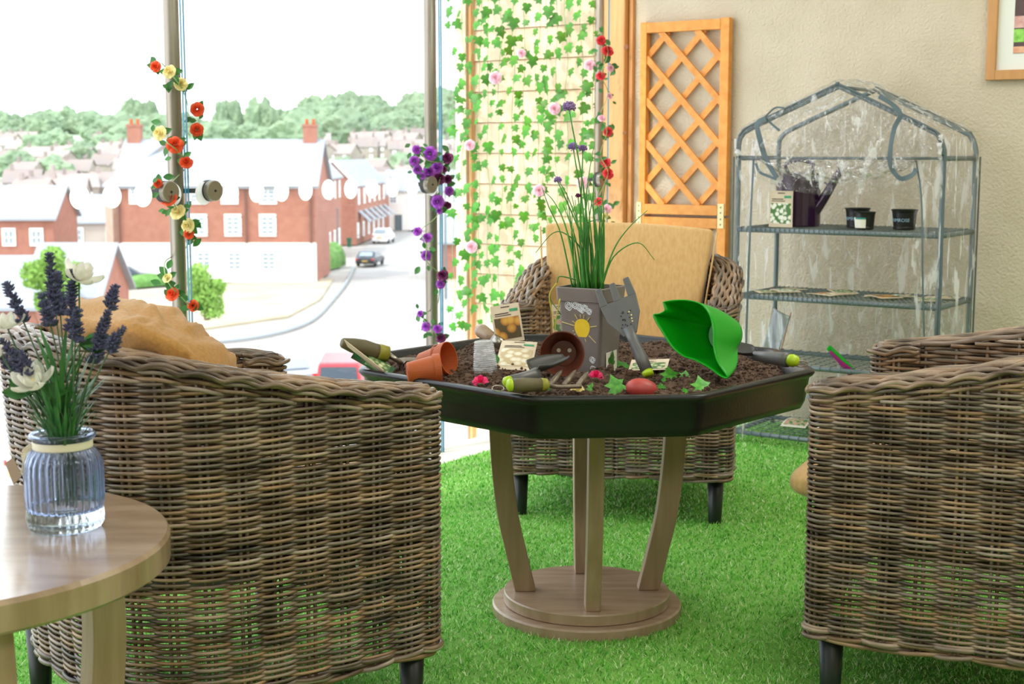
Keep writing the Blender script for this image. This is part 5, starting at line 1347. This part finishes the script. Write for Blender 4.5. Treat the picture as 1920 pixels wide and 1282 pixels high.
M['hill'] = mat('hill_grass', '#94a68c', '#a2b098', .02, 1)
M['carpaint'] = mat('dark_car_paint', '#3b4552', rough=.25)
M['whitecar'] = mat('white_car_paint', '#e8e8e6', rough=.25)
M['redcar'] = mat('red_van_paint', '#c3323c', rough=.3)
M['silver'] = mat('silver_car_paint', '#aab4bd', rough=.3)
M['tyre'] = mat('tyre', '#26282a', rough=.8)
M['bin'] = mat('green_bin', '#1f6b50', rough=.5)
M['lamp'] = mat('lamp_post_grey', '#5b6a70', rough=.5)
M['redlight'] = mat('tail_light', '#d03a3a', rough=.3)
M['plate'] = mat('number_plate', '#d8b25a', rough=.5)
def gpt(px, py, z=GZ): return atz(px, py, z)
def poly(name, px, z, m, label, cat, kind='structure'):
    b = MB(); pts = [gpt(x, y, z) for x, y in px]; b.add([p for p in pts]+[p-ZV*.3 for p in pts], [tuple(range(len(pts)))] + [(i, (i+1) % len(pts), len(pts)+(i+1) % len(pts), len(pts)+i) for i in range(len(pts))]); o = b.build(name, m)
    if kind: tag(o, kind=kind)
    return o
b = MB(); b.grid(lambda u, v: (-900+1800*u, 5+1195*v, GZ-.15 if v < .12 else GZ-.15+0*v), 4, 8)
tag(b.build('ground', M['pave']), kind='structure')
poly('road', [(500, 900), (640, 560), (672, 500), (690, 455), (715, 432), (760, 432), (900, 470), (1100, 560), (1300, 900)], GZ-.05, M['road'], '', '')
poly('verge', [(60, 600), (250, 545), (560, 520), (625, 522), (600, 560), (540, 592), (400, 612), (200, 640), (60, 660)], GZ+.02, M['verge'], '', '')
poly('verge', [(840, 520), (960, 520), (1050, 640), (870, 640)], GZ+.02, M['verge'], '', '')
b = MB(); b.tube(catmull([gpt(x, y, GZ+.02) for x, y in ((400, 641), (470, 633), (540, 618), (590, 596), (625, 560), (650, 528), (664, 500))], 6), .12, 5)
tag(b.build('kerb', M['kerb']), 'curved grey kerb stones along the road bend', 'kerb')
# terrain of the far hill
def hz(x, y):
    t = min(1, max(0, (y-330)/620)); base = -12+34*t**1.1
    return base + 7*t*noise.noise(Vector((x*.004, y*.003, 2))) + 4.5*math.exp(-((x-55+0)/120)**2)*t*1.2
b = MB(); b.grid(lambda u, v: (-520+1040*u, 300+820*v, hz(-520+1040*u, 300+820*v)), 50, 40); tag(b.build('hillside', M['hill'], smooth=True), kind='structure')
def hpt(px, Y): r = ray(px, 280); X = r.x/r.y*Y; return Vector((X, Y, hz(X, Y)))

def gable_house(origin, xd, w, d, he, hr, wallm, roofm, label, group=None, name='house', over=.35, cat='house', hip=0):
    """origin: front left ground corner, xd: along the front; depth goes to xd rotated +90"""
    xd = Vector(xd).normalized(); yd = Vector((-xd.y, xd.x, 0)); root = empty(name, origin, 0, label, cat, group)
    def P(x, y, z): return xd*x+yd*y+ZV*z
    b = MB(); vs = [P(0, 0, 0), P(w, 0, 0), P(w, d, 0), P(0, d, 0), P(0, 0, he), P(w, 0, he), P(w, d, he), P(0, d, he), P(hip, d/2, he+hr), P(w-hip, d/2, he+hr)]
    b.add(vs, [(0, 1, 5, 4), (1, 2, 6, 9, 5), (2, 3, 7, 6), (3, 0, 4, 8, 7), (0, 3, 2, 1)]); b.build('wall', wallm, root)
    s = hr/(d/2)
    for yy, sg in ((0, 1), (d, -1)):
        b = MB(); e = over; q = [P(-e*(1), yy-sg*e, he-s*e+.08), P(w+e, yy-sg*e, he-s*e+.08), P(w+e-hip, d/2, he+hr+.08), P(-e+hip, d/2, he+hr+.08)]
        b.add(q+[v-ZV*.18 for v in q], [(0, 1, 2, 3), (7, 6, 5, 4), (0, 4, 5, 1), (1, 5, 6, 2), (2, 6, 7, 3), (3, 7, 4, 0)]); b.build('roof', roofm, root)
    return root, P
def window(root, P, x, z, w, h, bars=(2, 4), y=-.03, axis='x'):
    b = MB(); f = .09
    def Q(a, c): return P(a, y, c) if axis == 'x' else P(y, a, c)
    def bar(x0, z0, x1, z1, t): b.bar(Q(x0, z0), Q(x1, z1), .10, t, up=(P(0, 1, 0)-P(0, 0, 0)) if axis == 'x' else (P(1, 0, 0)-P(0, 0, 0)))
    out_ = []
    for (x0, z0, x1, z1, t) in ((x-w/2, z-h/2, x+w/2, z-h/2, f*2), (x-w/2, z+h/2, x+w/2, z+h/2, f*2)): out_.append((x0, z0, x1, z1, t))
    def rect(x0, x1, z0, z1): 
        n = Q(0, 0); dirn = (P(0, -1, 0)-P(0, 0, 0)) if axis == 'x' else (P(-1, 0, 0) if y < 0 else P(1, 0, 0))-P(0, 0, 0)
        q = [Q(x0, z0), Q(x1, z0), Q(x1, z1), Q(x0, z1)]; q2 = [v+dirn*.06 for v in q]; b.add(q+q2, [(4, 5, 6, 7), (0, 1, 5, 4), (1, 2, 6, 5), (2, 3, 7, 6), (3, 0, 4, 7)])
    rect(x-w/2-.15, x+w/2+.15, z-h/2-.15, z-h/2+.06); rect(x-w/2-.15, x+w/2+.15, z+h/2-.06, z+h/2+.22)
    rect(x-w/2-.15, x-w/2+f, z-h/2, z+h/2); rect(x+w/2-f, x+w/2+.15, z-h/2, z+h/2)
    for i in range(1, bars[0]): xx = x-w/2+w*i/bars[0]; rect(xx-.04, xx+.04, z-h/2, z+h/2)
    for i in range(1, bars[1]): zz = z-h/2+h*i/bars[1]; rect(x-w/2, x+w/2, zz-.035, zz+.035)
    o = b.build('window', M['upvc'], root)
    g = MB(); q = [Q(x-w/2, z-h/2), Q(x+w/2, z-h/2), Q(x+w/2, z+h/2), Q(x-w/2, z+h/2)]; dirn = (Q(0, 0)-(P(0, 0, 0) if True else Q(0, 0)))
    g.add(q, [(0, 1, 2, 3)]); g.build('pane', M['wglass'], o); return o
# main brick house
D = 117.
def AX(px): return (px-960)/2667*D
x0, x1 = AX(222), AX(592)
hs, P = gable_house(Vector((x0, D, GZ)), (1, .0, 0), x1-x0, 9, 8.05, 3.6, M['fbrick'], M['slate'], 'long red brick house with white ground floor and two chimneys', 'far', 'brick_house')
hs['group'] = 'brick houses along the street'
b = MB(); b.box((0, 0, 0), (x1-x0+.1, .12, 3.25), Matrix.Translation(((x1-x0)/2, -.05, 1.62))); b.build('render_band', M['render'], hs)
for px in (433, 505, 372, 262): window(hs, P, AX(px)-x0, 7.2, 1.15, 1.3)
for px in (374, 438, 503): window(hs, P, AX(px)-x0, 4.65, 1.1, 1.45)
for px in (382, 440, 504): window(hs, P, AX(px)-x0, 1.75, 1.1, 1.4, y=-.14)
for px in (226, 463, 584):
    b = MB(); b.bar(P(AX(px)-x0, -.16, 3.2), P(AX(px)-x0, -.16, 8.0), .14, .14); b.build('downpipe', M['pipe'], hs)
b = MB(); b.bar(P(-.3, -.45, 8.0), P(x1-x0+.3, -.45, 8.0), .18, .18); b.build('gutter', M['upvc'], hs)
for xx in (.5, x1-x0-.9):
    b = MB(); b.box((xx, 4.5, 11.9), (1.1, .9, 1.7)); b.box((xx, 4.5, 12.85), (1.25, 1.0, .2)); c_ = b.build('chimney', M['fbrick'], hs)
    b = MB()
    for e in (-.28, .28): b.lathe([(.16, 0), (.13, .5)], 10, Matrix.Translation((xx+e, 4.5, 12.9)))
    b.build('chimney_pot', M['terracotta'], c_)
for px, py in ((487, 415), (236, 420), (384+190, 412)):
    pass
# left wing of the main house (pale gable seen at an angle)
r_, P2 = gable_house(Vector((AX(180), D+3, GZ)), (AX(222)-AX(180), -3, 0), 2.2, 9, 7.9, 3.4, M['fbrick2'], M['slate'], 'narrow pale brick end block joined to the long house', 'brick houses along the street', 'brick_house', over=.15)
# terrace along the street to the right of the main house
def hx(px, Y): return (px-960)/2667*Y
specs = [  # px left, px right, Y, eaves height, ridge, wall, label
    (666, 724, 192, 5.1, 2.5, 'fbrick', 'brick terrace house facing out at the far end of the row'),]
for i, (a, c_, Y, he, hr, m, lb) in enumerate(specs):
    xa, xb = hx(a, Y), hx(c_, Y)
    r_, Pq = gable_house(Vector((xa, Y, GZ)), (1, .0, 0), (xb-xa), 8, he, hr, M[m], M['slate'], lb, 'brick houses along the street', 'terrace_house')
    wd = xb-xa
    for fx_ in (.3, .7):
        window(r_, Pq, wd*fx_, he-1.1, .8, 1.2, (1, 2)); window(r_, Pq, wd*fx_, 1.9, .8, 1.3, (1, 2))
    b = MB(); b.add([Pq(0, -1.2, 2.7), Pq(wd, -1.2, 2.7), Pq(wd, 0, 3.5), Pq(0, 0, 3.5), Pq(0, -1.2, 2.55), Pq(wd, -1.2, 2.55), Pq(wd, 0, 3.35), Pq(0, 0, 3.35)], [(0, 1, 2, 3), (7, 6, 5, 4), (0, 4, 5, 1), (1, 5, 6, 2), (3, 2, 6, 7), (0, 3, 7, 4)]); b.build('porch_canopy', M['slate'], r_)
# gable fronted houses along the left side of the street
for (px, Y, w_, d_, he, hr, lb, dx) in ((615, 145, 12, 6, 8.2, 3.1, 'tall brick house whose pale edged gable rises behind the long house', .0), (668, 165, 25, 5.2, 7.0, 2.7, 'brick terrace with porch canopies running away along the street', .05)):
    r_, Pq = gable_house(Vector((hx(px, Y), Y, GZ)), (dx, 1, 0), w_, d_, he, hr, M['fbrick'], M['slate'], lb, 'brick houses along the street', 'terrace_house', over=.25)
    b = MB(); b.bar(Pq(-.35, -.3, he-.2), Pq(-.35, d_/2, he+hr+.1), .1, .3); b.bar(Pq(-.35, d_/2, he+hr+.1), Pq(-.35, d_+.3, he-.2), .1, .3); b.build('verge_board', M['upvc'], r_)
    nb = int(w_/4)
    for i in range(nb):
        xx = w_*(i+.5)/nb; window(r_, Pq, xx, he-1.5, 1.0, 1.5, (2, 2)); window(r_, Pq, xx-.9, 1.6, 1.0, 1.4, (2, 2))
        if dx:
            b = MB(); q = [Pq(xx-.2, -1.3, 2.7), Pq(xx+2, -1.3, 2.7), Pq(xx+2, 0, 3.9), Pq(xx-.2, 0, 3.9)]; b.add(q+[v-ZV*.15 for v in q], [(0, 1, 2, 3), (7, 6, 5, 4), (0, 4, 5, 1), (1, 5, 6, 2), (2, 6, 7, 3), (3, 7, 4, 0)]); b.build('porch_canopy', M['slate'], r_)
# white houses on the right
r_, Pq = gable_house(Vector((hx(722, 197), 197, GZ)), (1, -.05, 0), 11.5, 8, 5.6, 2.6, M['render'], M['slate'], 'white rendered house with grey door at the end of the street', None, 'white_house')
window(r_, Pq, 1.2, 4.3, .9, 1.1, (2, 2)); window(r_, Pq, 9.8, 4.3, .9, 1.1, (2, 2)); window(r_, Pq, 6.6, 4.2, .9, 1.1, (2, 2))
b = MB(); b.box((0, 0, 0), (1.0, .1, 2.1), Matrix.Translation(Pq(1.9, -.05, 1.1))); b.build('door', M['lamp'], r_)
r_, Pq = gable_house(Vector((hx(828, 120), 120, GZ)), (1, 0, 0), 9, 8, 3.2, 2.0, M['fbrick'], M['slate'], 'low brick building behind the middle steel post', None, 'brick_house')
window(r_, Pq, 2, 1.8, .9, 1.1, (2, 2))
# low houses at the left
r_, Pq = gable_house(Vector((hx(-90, 75), 75, GZ)), (1, .06, 0), 4.2, 6, 2.6, 2.3, M['fbrick'], M['slate'], 'low grey roofed brick building at the left picture edge', 'low buildings at the left', 'garage')
window(r_, Pq, 1.5, 1.5, .8, .8, (1, 1))
r_, Pq = gable_house(Vector((hx(48, 80), 80, GZ)), (1, -.02, 0), 4.0, 6, 2.7, 2.6, M['fbrick'], M['slate'], 'low brick building with pale roof behind the lime green tree', 'low buildings at the left', 'garage')
b = MB(); b.box((0, 0, 0), (2.2, .1, 2.0), Matrix.Translation(Pq(2.0, -.05, 1.0))); b.build('garage_door', M['upvc'], r_)
r_, Pq = gable_house(Vector((hx(-60, 125), 125, GZ-1)), (1, .04, 0), 7.5, 8, 6.0, 2.6, M['fbrick'], M['slate'], 'long pale roofed house above the low buildings at far left', 'low buildings at the left', 'terrace_house')
for xx in (1.2, 3.6, 6): window(r_, Pq, xx, 4.2, .9, 1.2, (2, 2))
r_, Pq = gable_house(Vector((hx(120, 150), 150, GZ-1)), (1, .05, 0), 7, 8, 4.5, 2.6, M['farwall'], M['slate'], 'grey roofed house left of the long brick house', 'low buildings at the left', 'terrace_house')
for xx in (1.5, 5): window(r_, Pq, xx, 3, .9, 1.2, (2, 2))
b = MB(); b.box((0, 0, 0), (1.6, .3, .9), Matrix.Translation(gpt(608, 492)+Vector((0, 2, .9)))); 
tag(b.build('garden_wall', M['fbrick']), 'brick garden wall beside the long brick house', 'wall')
# foliage clumps
def blob_mesh(name, m, seed, sub=4, amp=.35, fz=1.0):
    bm = bmesh.new(); bmesh.ops.create_icosphere(bm, subdivisions=sub, radius=1)
    for v in bm.verts:
        n_ = noise.noise(v.co*1.7+Vector((seed, 0, 0)))*amp + noise.noise(v.co*4.5+Vector((seed, 3, 0)))*amp*.5+noise.noise(v.co*10+Vector((seed, 7, 0)))*amp*.4+noise.noise(v.co*19+Vector((seed, 9, 0)))*amp*.25; v.co *= 1+n_; v.co.z *= fz
    me = bpy.data.meshes.new(name); bm.to_mesh(me); bm.free(); me.materials.append(m); return me
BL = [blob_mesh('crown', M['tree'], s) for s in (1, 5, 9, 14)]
trunk = MB().lathe([(.05, -1.6), (.04, 0)], 6).mesh('trunk', M['pipe'])
rg = random.Random(12)
def tree(p, r, hgt=1.0, mesh=None, label=None, group=None):
    root = empty('tree', p, 0, label, 'tree', group)
    place(mesh or rg.choice(BL), 'crown', root, Matrix.Translation((0, 0, r*.8*hgt)) @ Matrix.Rotation(rg.uniform(0, 6), 4, 'Z') @ Matrix.Diagonal((r, r, r*hgt, 1)))
    place(trunk, 'trunk', root, Matrix.Translation((0, 0, r*.8*hgt)) @ Matrix.Diagonal((r*1.4, r*1.4, r*.6, 1)))
    return root
G1 = 'trees on the far wooded ridge'
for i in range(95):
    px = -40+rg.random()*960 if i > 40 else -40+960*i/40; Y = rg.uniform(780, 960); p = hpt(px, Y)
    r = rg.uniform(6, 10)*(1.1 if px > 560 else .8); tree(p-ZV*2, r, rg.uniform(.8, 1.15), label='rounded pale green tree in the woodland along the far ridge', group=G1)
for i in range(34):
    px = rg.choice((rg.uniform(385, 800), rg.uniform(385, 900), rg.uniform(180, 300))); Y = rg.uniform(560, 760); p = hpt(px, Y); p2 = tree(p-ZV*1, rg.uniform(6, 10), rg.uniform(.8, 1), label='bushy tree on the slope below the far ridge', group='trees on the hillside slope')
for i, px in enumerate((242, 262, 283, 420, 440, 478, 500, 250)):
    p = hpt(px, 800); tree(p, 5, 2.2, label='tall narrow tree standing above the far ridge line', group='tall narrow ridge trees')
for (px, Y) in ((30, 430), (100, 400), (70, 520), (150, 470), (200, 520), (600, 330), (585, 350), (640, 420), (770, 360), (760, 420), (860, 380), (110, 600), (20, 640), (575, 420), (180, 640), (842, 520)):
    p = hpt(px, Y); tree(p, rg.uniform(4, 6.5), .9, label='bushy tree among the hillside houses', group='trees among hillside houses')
# far town: houses on the slope
def farhouse():
    b = MB(); b.add([(0, 0, -3), (9, 0, -3), (9, 7, -3), (0, 7, -3), (0, 0, 4.5), (9, 0, 4.5), (9, 7, 4.5), (0, 7, 4.5), (0, 3.5, 7.4), (9, 3.5, 7.4)], [(0, 1, 5, 4), (1, 2, 6, 9, 5), (2, 3, 7, 6), (3, 0, 4, 8, 7)])
    w_ = b.mesh('wall', M['farwall']); r = MB(); r.add([(-.4, -.4, 4.2), (9.4, -.4, 4.2), (9.4, 3.5, 7.6), (-.4, 3.5, 7.6), (9.4, 7.4, 4.2), (-.4, 7.4, 4.2)], [(0, 1, 2, 3), (3, 2, 4, 5)])
    r_ = r.mesh('roof', M['farroof']); c = MB(); c.box((1.5, 3.5, 8), (.8, .8, 1.8)); ch = c.mesh('chimney', M['farroof'])
    wi = MB()
    for x in (2, 6.8):
        for z in (.8, 3.2): wi.box((x, -.05, z), (1.3, .1, 1.2))
    return w_, r_, ch, wi.mesh('windows', M['upvc'])
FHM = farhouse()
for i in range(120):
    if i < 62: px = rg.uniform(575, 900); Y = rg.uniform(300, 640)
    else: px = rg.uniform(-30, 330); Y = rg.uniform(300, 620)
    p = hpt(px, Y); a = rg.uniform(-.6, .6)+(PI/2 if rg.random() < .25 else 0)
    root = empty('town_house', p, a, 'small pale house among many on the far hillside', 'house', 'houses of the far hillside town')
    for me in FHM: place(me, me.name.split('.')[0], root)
# nearer young trees of separate leaves
def leafy(loc, clumps, n, label, sz=.16):
    root = empty('young_tree', loc, 0, label, 'tree'); b = MB(); r2 = random.Random(int(loc.x*100))
    for _ in range(n):
        c, rr = r2.choice(clumps); v = Vector((r2.gauss(0, 1), r2.gauss(0, 1), r2.gauss(0, 1))).normalized()*rr*r2.random()**.4; p = Vector(c)+v
        a = Vector((r2.uniform(-1, 1), r2.uniform(-1, 1), r2.uniform(-1, 1))).normalized(); c2 = a.orthogonal().normalized(); s = sz*r2.uniform(.7, 1.3)
        b.add([p-a*s, p+c2*s*.5, p+a*s, p-c2*s*.5], [(0, 1, 2, 3)])
    b.build('crown', M['treel'], root); t = MB(); t.lathe([(.09, 0), (.05, clumps[0][0][2])], 8); t.build('trunk', M['pipe'], root); return root
p = gpt(98, 600); d = p.y/45
leafy(Vector(aty(100, 585, 46)), [((0, 0, 1.0), .65), ((-.5, 0, 1.2), .5), ((.35, 0, .9), .55), ((.05, 0, 1.75), .4), ((-.2, 0, .35), .4), ((.7, 0, 1.3), .35)], 2600, 'lime green young tree behind the lavender bouquet', .10)
leafy(Vector(aty(388, 600, 40)), [((0, 0, .75), .45), ((-.2, 0, 1.2), .4), ((.15, 0, .35), .35), ((-.35, 0, .6), .35), ((.3, 0, .95), .25)], 1800, 'lime green sapling just right of the left steel post', .08)
# hedges
def hedge(x0, y0, x1, y1, h, label):
    a, c_ = gpt(x0, y0), gpt(x1, y1); d = c_-a; b = MB(); n = 30
    def fn(u, v):
        t = v; ang = u*PI; p = a+d*t; nn = Vector((-d.y, d.x, 0)).normalized(); r = 1+.25*noise.noise(Vector((t*d.length*.8, u*4, y0)))
        return tuple(p+nn*math.cos(ang)*.9*r+ZV*math.sin(ang)**.6*h*r)
    b.grid(fn, 12, max(12, int(d.length*2))); tag(b.build('hedge', M['hedge']), label, 'hedge')
hedge(412, 524, 596, 510, 1.0, 'low green hedge along the white ground floor of the long house')
hedge(215, 540, 345, 530, .9, 'dark low hedge in front of the house left end')
hedge(592, 508, 632, 497, 2.1, 'rounded green bush at the long house right corner')
hedge(670, 436, 725, 425, .8, 'narrow green hedge in front of the terrace porches')
hedge(845, 500, 872, 498, 1.6, 'green bush seen right of the middle steel post')
# vehicles seen from behind / front
def vehicle(px, py, w, h, L, paint, label, kind='car', heading=(0, 1, 0), glassf=.62, cat='car'):
    p = gpt(px, py); root = empty(kind, p, 0, label, cat, 'vehicles in the street'); hd = Vector(heading).normalized(); rt = Vector((hd.y, -hd.x, 0))
    def P(x, y, z): return rt*x+hd*y+ZV*z
    prof = ([(0, .35), (0, .95*h*.62), (.35, h*.66), (.9, h), (L*.55, h), (L*.75, h*.66), (L*.98, h*.55), (L, .35)] if kind == 'car' else [(0, .35), (0, h*.55), (.12, h*.97), (.3, h), (L*.75, h), (L*.86, h*.62), (L, h*.5), (L, .35)])
    b = MB(); n = len(prof)
    def wid(z): return w/2*(1 if z < h*.68 else .84)
    vs = [P(-wid(z), y, z) for y, z in prof]+[P(wid(z), y, z) for y, z in prof]; b.add(vs, [tuple(range(n)), tuple(range(2*n-1, n-1, -1))]+[(i, n+i, n+(i+1) % n, (i+1) % n) for i in range(n)]); b.build('body', M[paint], root, bevel=.07)
    if kind == 'car': q = [P(-w*.36, .33, h*.70), P(w*.36, .33, h*.70), P(w*.33, .78, h*.94), P(-w*.33, .78, h*.94)]
    else: q = [P(-w*.40, -.03, h*.56), P(w*.40, -.03, h*.56), P(w*.37, .10, h*.92), P(-w*.37, .10, h*.92)]
    nn = -hd*.03+ZV*.02; b = MB(); b.add([v+nn for v in q], [(0, 1, 2, 3)]); b.build('rear_window', M['wglass'] if kind == 'car' else M['carpaint'], root)
    for s in (-1, 1):
        b = MB(); b.box((0, 0, 0), (.22, .06, .16 if kind == 'car' else .5), basis(P(s*w*.42, -.03, h*.52 if kind == 'car' else h*.38), x=rt, z=ZV)); b.build('tail_light', M['redlight'], root)
        for yy in (.75, L-.8):
            b = MB(); b.lathe([(.33, -.1), (.33, .1)], 16, basis(P(s*(w/2-.08), yy, .33), z=rt)); b.build('wheel', M['tyre'], root)
    b = MB(); b.box((0, 0, 0), (.55, .04, .13), basis(P(0, -.03, h*.40), x=rt, z=ZV)); b.build('number_plate', M['plate'], root)
    b = MB(); b.box((0, 0, 0), (w*.95, .08, .2), basis(P(0, -.02, .42), x=rt, z=ZV)); b.build('bumper', M['tyre'] if paint == 'carpaint' else M[paint], root)
    return root
vehicle(684, 501, 1.8, 1.42, 4.2, 'carpaint', 'dark blue-grey car driving away up the street', heading=(.15, 1, 0))
vehicle(712, 457, 1.9, 1.75, 4.3, 'whitecar', 'white car parked beyond the dark car', heading=(.12, 1, 0))
vehicle(636, 775, 1.95, 2.05, 4.6, 'redcar', 'red van with dark rear window left of the tray', 'van', cat='van', heading=(-.05, 1, 0))
vehicle(560, 742, 1.8, 1.65, 4.3, 'silver', 'pale silver car parked beside the red van', heading=(-.5, 1, 0))
vehicle(22, 925, 1.9, 1.6, 4.2, 'silver', 'silver car at the left picture edge above the side table', heading=(.9, .5, 0))
vehicle(45, 572, 1.8, 1.5, 4.2, 'whitecar', 'white car in front of the low brick building at far left', heading=(.3, 1, 0))
vehicle(188, 535, 1.8, 1.5, 4.2, 'carpaint', 'dark car parked at the long house left corner', heading=(1, .2, 0))
for px, py in ((655, 464), (668, 458)):
    p = gpt(px, py); root = empty('wheelie_bin', p, 0, 'green wheelie bin on the pavement, ' + ('nearer of the two' if px == 655 else 'farther of the two'), 'bin', 'green wheelie bins')
    b = MB(); b.lathe([(.28, .05), (.36, 1.0)], 4, Matrix.Rotation(PI/4, 4, 'Z')); b.build('bin_body', M['bin'], root); b = MB(); b.box((0, 0, 1.04), (.6, .66, .08)); b.build('lid', M['bin'], root)
for px, py, h, lb in ((634, 490, 5.2, 'slim grey lamp post at the street corner by the long house'), (836, 560, 9.0, 'grey lamp post seen right of the middle steel post')):
    p = gpt(px, py); root = empty('lamp_post', p, 0, lb, 'lamp post'); b = MB(); b.lathe([(.09, 0), (.05, h)], 8); b.build('pole', M['lamp'], root)
    b = MB(); b.box((0, -.25, h), (.16, .6, .1)); b.build('lamp_head', M['lamp'], root)
